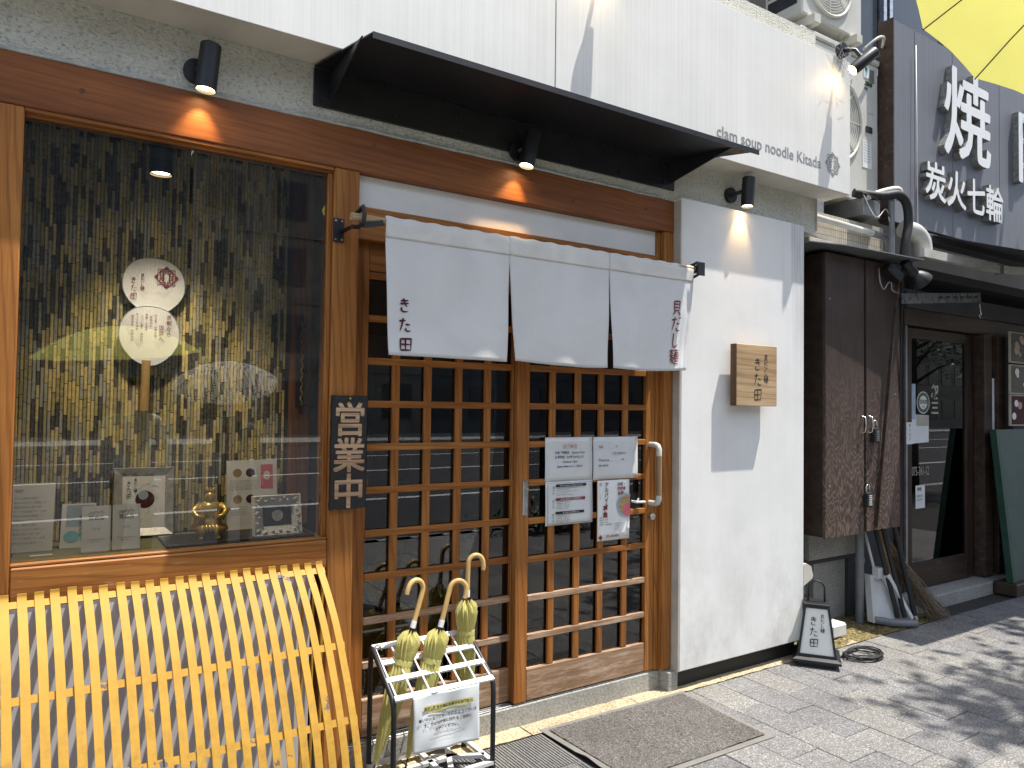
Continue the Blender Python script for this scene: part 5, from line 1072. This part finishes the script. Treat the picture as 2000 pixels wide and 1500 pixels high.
# cleaning tools below the cabinet
dp = empty('dustpan', (5.0, .1, 0), 'grey long handled dustpan standing under the cabinet', 'dustpan')
m = MB(); P = [(4.83, .06, .03), (5.13, .0, .02), (5.02, .13, .31), (4.93, .145, .33)]; m.add([Vector(p) for p in P]+[Vector(p)+Vector((.01, .05, 0)) for p in P], [(0, 1, 2, 3), (7, 6, 5, 4), (0, 4, 5, 1), (1, 5, 6, 2), (2, 6, 7, 3), (3, 7, 4, 0)]); m.build('pan', M['plastic'], dp); m = MB(); m.bar((5.02, .09, .33), (5.15, -.01, .03), .03, .06, (0, -1, 0)); m.build('rim', M['plastic'], dp); m = MB(); m.tube([(4.985, .13, .30), (4.93, .20, .68)], .010, 8); m.build('handle', M['plastic'], dp, True); B(4.96, 5.02, .10, .15, .30, .38, .004).build('socket', M['plastic'], dp)
br = empty('twig_broom', (5.3, .05, 0), 'twig broom standing head down among the black poles', 'broom'); m = MB(); rd = random.Random(31)
for i in range(150):
    a = Vector((5.17+rd.uniform(-.02, .02), .16+rd.uniform(-.02, .02), .52+rd.uniform(-.12, .05))); b = Vector((5.44+rd.gauss(0, .055), -.05+rd.gauss(0, .045), rd.uniform(.005, .05))); c_ = (a+b)/2+Vector((rd.uniform(-.02, .01), rd.uniform(-.02, .02), rd.uniform(-.02, .02))); m.tube([a, c_, b], .0022, 3, False)
m.build('twigs', M['straw'], br, kind='stuff'); m = MB(); m.tube([(5.20, .13, .44), (5.06, .24, .80)], .014, 8); m.build('handle', M['rope'], br, True)
for i, (a, b, r, mt, lb) in enumerate((((5.04, .0, .02), (4.99, .24, 1.0), .016, 'rubber', 'black pole nearest the dustpan'), ((5.09, -.02, .02), (5.05, .24, 1.1), .016, 'rubber', 'second black pole from the dustpan'), ((5.20, -.03, .02), (5.10, .22, 1.3), .017, 'rubber', 'black pole right beside the twig broom'), ((5.12, .03, .02), (5.06, .23, .9), .013, 'rope', 'short yellowish pole between the black poles'))):
    e = empty('pole', a, lb+' under the cabinet', 'pole', 'poles leaning under the cabinet'); m = MB(); m.tube([a, b], r, 10); m.build('shaft', M[mt], e, True, auto=50); m = MB(); m.tube([a, Vector(a)+(Vector(b)-Vector(a)).normalized()*.03], r+.002, 10); m.build('end_cap', M['chrome'] if mt == 'rubber' else M['rope'], e, True, auto=50)
m = MB(); m.tube([(4.86, .07, .045), (4.90, .03, .04), (4.93, .0, .032), (5.08, -.10, .03)], .026, 12); m.build('pipe_offcut', M['pvcg'], None, True, label='grey plastic pipe elbow lying on the ground by the poles', cat='pipe', auto=50)

# ------------------------------------------------------------------ people
def person(loc, rz, h, mats, label, arm=None, seated=False, group=None):
    """one skinned body; arm = hand target in local coordinates for the right arm (the figure faces -y)"""
    e = empty('person', loc, label, 'person', group, rz); s = h/1.72
    J = {'pel': (0, 0, .93, .135, .10), 'wai': (0, 0, 1.08, .125, .09), 'che': (0, .005, 1.27, .145, .10), 'nec': (0, .005, 1.43, .06, .055), 'he0': (0, -.005, 1.50, .062, .066), 'he1': (0, -.012, 1.58, .078, .092), 'he2': (0, -.008, 1.66, .068, .078)}
    E_ = [('pel', 'wai'), ('wai', 'che'), ('che', 'nec'), ('nec', 'he0'), ('he0', 'he1'), ('he1', 'he2')]
    for sg, t in ((-1, 'l'), (1, 'r')):
        J['h'+t] = (.10*sg, 0, .87, .085, .085); J['k'+t] = (.11*sg, -.02, .48, .056, .056); J['a'+t] = (.115*sg, .01, .08, .038, .04); J['t'+t] = (.125*sg, -.14, .03, .032, .022)
        J['s'+t] = (.185*sg, .005, 1.38, .055, .055)
        if arm and sg > 0: J['e'+t] = (.24, -.12, 1.16, .04, .04); J['w'+t] = (*arm, .026, .026); d = (Vector(arm)-Vector((.24, -.12, 1.16))).normalized(); f = Vector(arm)+d*.075; J['f'+t] = (*f, .028, .02)
        else: J['e'+t] = (.235*sg, .02, 1.11, .042, .042); J['w'+t] = (.235*sg, -.05, .87, .027, .027); J['f'+t] = (.228*sg, -.075, .775, .03, .018)
        E_ += [('pel', 'h'+t), ('h'+t, 'k'+t), ('k'+t, 'a'+t), ('a'+t, 't'+t), ('che', 's'+t), ('s'+t, 'e'+t), ('e'+t, 'w'+t), ('w'+t, 'f'+t)]
    K = list(J); me = bpy.data.meshes.new('body'); me.from_pydata([tuple(c*s for c in J[k][:3]) for k in K], [(K.index(a), K.index(b)) for a, b in E_], [])
    o = bpy.data.objects.new('tmp', me); link(o); sk = o.modifiers.new('skin', 'SKIN'); sk.use_smooth_shade = True; o.modifiers.new('sub', 'SUBSURF').levels = 2
    for i, k in enumerate(K): me.skin_vertices[0].data[i].radius = (J[k][3]*s, J[k][4]*s); me.skin_vertices[0].data[i].use_root = (k == 'pel')
    bpy.context.view_layer.update(); bo = bpy.data.meshes.new_from_object(o.evaluated_get(bpy.context.evaluated_depsgraph_get())); bpy.data.objects.remove(o)
    for q in mats: bo.materials.append(q)
    wr = [Vector(J['w'+t][:3])*s for t in 'lr']; fh = [Vector(J['f'+t][:3])*s for t in 'lr']
    for p in bo.polygons:
        c = p.center; sk_ = c.z > 1.425*s or any((c-a).length < .03*s or (c-b).length < .075*s for a, b in zip(wr, fh))
        if arm and (c-Vector(arm)*s).length < .10*s: sk_ = True
        p.material_index = 0 if sk_ else (2 if c.z < .93*s and abs(c.x) < .2*s else 1)
        p.use_smooth = True
    b = bpy.data.objects.new('body', bo); link(b); b.parent = e; WL[b.name] = WL[e.name]
    m = MB(); m.ball((0, .018*s, 1.625*s), (.092*s, .105*s, .10*s), 18, 12); m.v = [(x, max(y, -.052*s) if z < 1.655*s else y, z) for x, y, z in m.v]; m.build('hair', M['hair'], e, True, local=True)
    m = MB(); m.tube([(0, -.098*s, 1.60*s), (0, -.120*s, 1.565*s), (0, -.100*s, 1.56*s)], [.008, .014, .008], 8); m.build('nose', mats[0], e, True, local=True)
    for sg in (-1, 1): m = MB(); m.ball((.032*sg*s, -.092*s, 1.605*s), (.012, .007, .007), 8, 6); m.build('eye', M['ink'], e, True, local=True); m = MB(); m.ball((.082*sg*s, 0, 1.585*s), (.010, .022, .032), 8, 6); m.build('ear', mats[0], e, True, local=True); m = MB()
    m = MB(); m.tube([(-.02*s, -.098*s, 1.525*s), (0, -.102*s, 1.523*s), (.02*s, -.098*s, 1.525*s)], [.003, .005, .003], 6); m.build('mouth', M['inkred'], e, True, local=True)
    if arm:
        f = Vector(arm)*s
        for k in range(4): m = MB(); z = f.z+.012+k*.021; m.tube([(f.x+.026, f.y+.0, z), (f.x+.018, f.y-.028, z), (f.x-.008, f.y-.036, z+.002), (f.x-.024, f.y-.02, z+.003)], [.0095, .009, .0085, .0075], 7); m.build('finger', mats[0], e, True, local=True)
        m = MB(); m.tube([(f.x-.018, f.y+.008, f.z+.02), (f.x-.03, f.y-.012, f.z+.045), (f.x-.012, f.y-.03, f.z+.062)], [.011, .0095, .008], 7); m.build('thumb', mats[0], e, True, local=True)
    return e
def parasol(apex, ax, rad, label, cloth_, n=16, sag=.30, hl=.95, ph0=0.):
    apex, ax = Vector(apex), Vector(ax).normalized(); e = empty('open_parasol', apex, label, 'parasol', 'open parasols of waiting guests')
    q = Vector((0, 0, 1)).rotation_difference(ax).to_matrix().to_4x4(); q.translation = apex; m = MB(); m.T = q; V = []; F = []; rings = 9; sub = 4; N2 = n*sub
    def pt(t, k): ph = (k % sub)/sub; a = ph0+2*math.pi*k/N2; dip = math.sin(math.pi*ph); r = rad*t*(1-.025*t*dip); return (r*math.cos(a), r*math.sin(a), -sag*rad*2*(t**2)*.62+.012*t*dip*rad)
    for i in range(rings+1): V += [pt(i/rings, k) for k in range(N2)]
    for i in range(rings): F += [(i*N2+k, i*N2+(k+1) % N2, (i+1)*N2+(k+1) % N2, (i+1)*N2+k) for k in range(N2)]
    m.add(V, F); m.build('canopy', cloth_, e, True)
    for k in range(n):
        m = MB(); m.T = q; m.tube([Vector(pt(i/6, k*sub))+Vector((0, 0, -.006)) for i in range(7)], .0022, 5); m.build('rib', M['blackp'], e)
    m = MB(); m.T = q; m.tube([(0, 0, .05), (0, 0, -hl)], .006, 8); m.build('shaft', M['cane'], e, True); m = MB(); m.T = q; m.tube([(0, 0, -hl+.12)]+[(.035-.035*math.cos(a), 0, -hl-.035*math.sin(a)) for a in [math.pi*k/8 for k in range(9)]], .009, 8); m.build('handle', M['cane'], e, True); return e
S_ = M['skin']
# guests queueing on the pavement behind and beside the camera; the window mirrors two of them
def handpos(loc, rz, h, w): d = Vector(w)-Vector(loc); d.rotate(Matrix.Rotation(-rz, 3, 'Z')); return tuple(d/(h/1.72))
L, rz = (.62, -3.62, 0), R(170); ap = Vector((.46, -3.36, 2.05)); g_ = ap+Vector((.1, -.12, -1)).normalized()*.82
person(L, rz, 1.68, (S_, M['shirt_w'], M['trouser']), 'person in white shirt and dark trousers under a yellow parasol, mirrored in the window', handpos(L, rz, 1.68, g_), group='guests queueing on the pavement')
parasol(ap, (-.1, .12, 1), .58, 'yellow green parasol mirrored in the display window', M['parasol'])
L, rz = (1.45, -3.85, 0), R(165); ap = Vector((1.28, -3.50, 1.78)); g_ = ap+Vector((.15, -.45, -1)).normalized()*.72
person(L, rz, 1.58, (S_, M['shirt_g'], M['trouser']), 'person in grey shirt under a checked parasol, mirrored in the window', handpos(L, rz, 1.58, g_), group='guests queueing on the pavement')
parasol(ap, (-.15, .45, 1), .42, 'black and white checked parasol mirrored in the display window', M['check'], 8)
L, rz = (2.02, -2.62, 0), R(150); ap = Vector((2.417, -2.278, 2.904)); g_ = ap+Vector((-.49, .007, -1)).normalized()*1.42
person(L, rz, 1.70, (S_, M['shirt_b'], M['trouser']), 'person in beige shirt holding the yellow parasol at the right edge', handpos(L, rz, 1.70, g_), group='guests queueing on the pavement')
parasol(ap, (.49, -.007, 1), .672, 'yellow green parasol cutting into the top right corner', M['parasol'], hl=1.5, ph0=-.37)
person((1.30, .98, .05), R(200), 1.72, (S_, M['shirt_w'], M['trouser']), 'person in white shirt inside the shop beside the inner post')
person((2.05, 2.0, .05), R(20), 1.66, (S_, M['shirt_g'], M['trouser']), 'person in grey shirt at the counter seen through the lattice')

# ------------------------------------------------------------------ street tree, shrub, far side of the road
def tree(x, y, h0, h1, rad, label, seed, nleaf=5200, name='street_tree', lf=1.):
    e = empty(name, (x, y, 0), label, 'tree', 'street trees along the kerb'); rd = random.Random(seed); m = MB()
    m.tube([(x, y, -.02), (x+.02, y, .8), (x-.03, y+.02, h0), (x+.05, y, (h0+h1)/2), (x, y+.05, h1-.3)], [.13, .10, .085, .06, .015], 10); tips = []
    for i in range(22):
        z = rd.uniform(h0*.8, h1-.5); a = rd.uniform(0, 6.28); L_ = rad*rd.uniform(.55, 1.05)*(1-.4*abs(z-(h0+h1)/2)/(h1-h0)); d = Vector((math.cos(a), math.sin(a), rd.uniform(.15, .6))); p0 = Vector((x, y, z)); p1 = p0+d*L_*.5+Vector((0, 0, .06)); p2 = p0+d*L_; m.tube([p0, p1, p2], [.035, .02, .006], 6); tips += [(p1, .45), (p2, .42), ((p1+p2)/2, .45)]
    m.build('trunk', M['bark'], e, True); m = MB()
    for i in range(nleaf):
        c, sp_ = rd.choice(tips); p = c+Vector((rd.gauss(0, sp_*.5), rd.gauss(0, sp_*.5), rd.gauss(0, sp_*.35))); a = Vector((rd.gauss(0, 1), rd.gauss(0, 1), rd.gauss(-.2, .4))).normalized(); b = a.cross(Vector((rd.gauss(0, .4), rd.gauss(0, .4), 1))).normalized(); l = rd.uniform(.05, .10)*lf; w2 = l*.32
        m.add([p, p+a*l*.5+b*w2, p+a*l, p+a*l*.5-b*w2], [(0, 1, 2, 3)])
    m.build('crown', M['leaf'], e); return e
tree(7.5, -2.9, 4.6, 7.6, 1.9, 'street tree beyond the right edge that dapples the pavement', 3, 4600, lf=1.7)
tree(13.5, -3.9, 2.4, 5.6, 1.7, 'second street tree farther along the kerb', 5, 3000)
e = empty('kerb_shrub', (5.2, -4.1, 0), 'leafy green shrub at the kerb mirrored in the right door', 'shrub'); rd = random.Random(12); m = MB()
for i in range(900):
    p = Vector((5.2+rd.gauss(0, .4), -4.1+rd.gauss(0, .1), abs(rd.gauss(.12, .14)))); a = Vector((rd.gauss(0, 1), rd.gauss(0, 1), rd.uniform(.2, 1))).normalized(); b = a.cross(Vector((0, 0, 1))).normalized(); l = rd.uniform(.05, .12); m.add([p, p+a*l*.5+b*l*.2, p+a*l, p+a*l*.5-b*l*.2], [(0, 1, 2, 3)])
m.build('foliage', M['leaf'], e)
far = B(-40, 120, -30, -24, -.12, .02).build('far_pavement', M['concrete'], kind='structure')
rd = random.Random(77)
for i, (x0, x1, hh, mt, lb) in enumerate(((-22, -8, 14, 'bldg2', 'tan office block across the road, left one'), (-7.9, 5, 17, 'bldg1', 'grey office block across the road facing the shop'), (5.1, 16, 12, 'bldg2', 'tan block across the road, right of the grey one'), (16.1, 34, 19, 'bldg1', 'tall grey block across the road at the far right'), (34.1, 62, 15, 'bldg1', 'wide grey block far down the road mirrored in the neighbour door'), (62.1, 100, 17, 'bldg2', 'farthest tan block down the road'))):
    e = empty('far_building', ((x0+x1)/2, -34, 0), lb, 'building', 'buildings across the road'); B(x0, x1, -40, -30, -.1, hh).build('wall', M[mt], e); w0 = None
    nx = int((x1-x0)/2.2); nz = int(hh/3)
    for a in range(nx):
        for b in range(nz):
            X_ = x0+(x1-x0)*(a+.5)/nx; Z_ = 1.6+b*3
            if w0 is None: o = w0 = B(-.75, .75, -.05, .05, -.85, .85).build('window', M['bluegrey'], e, local=True)
            else: o = copy_part(w0, e, (0, 0, 0))
            o.location = Vector((X_, -30, Z_))-WL[e.name]
    for b in range(nz): B(x0, x1, -29.99, -29.9, 3.0+b*3-.06, 3.0+b*3+.06).build('string_course', M[mt], e)
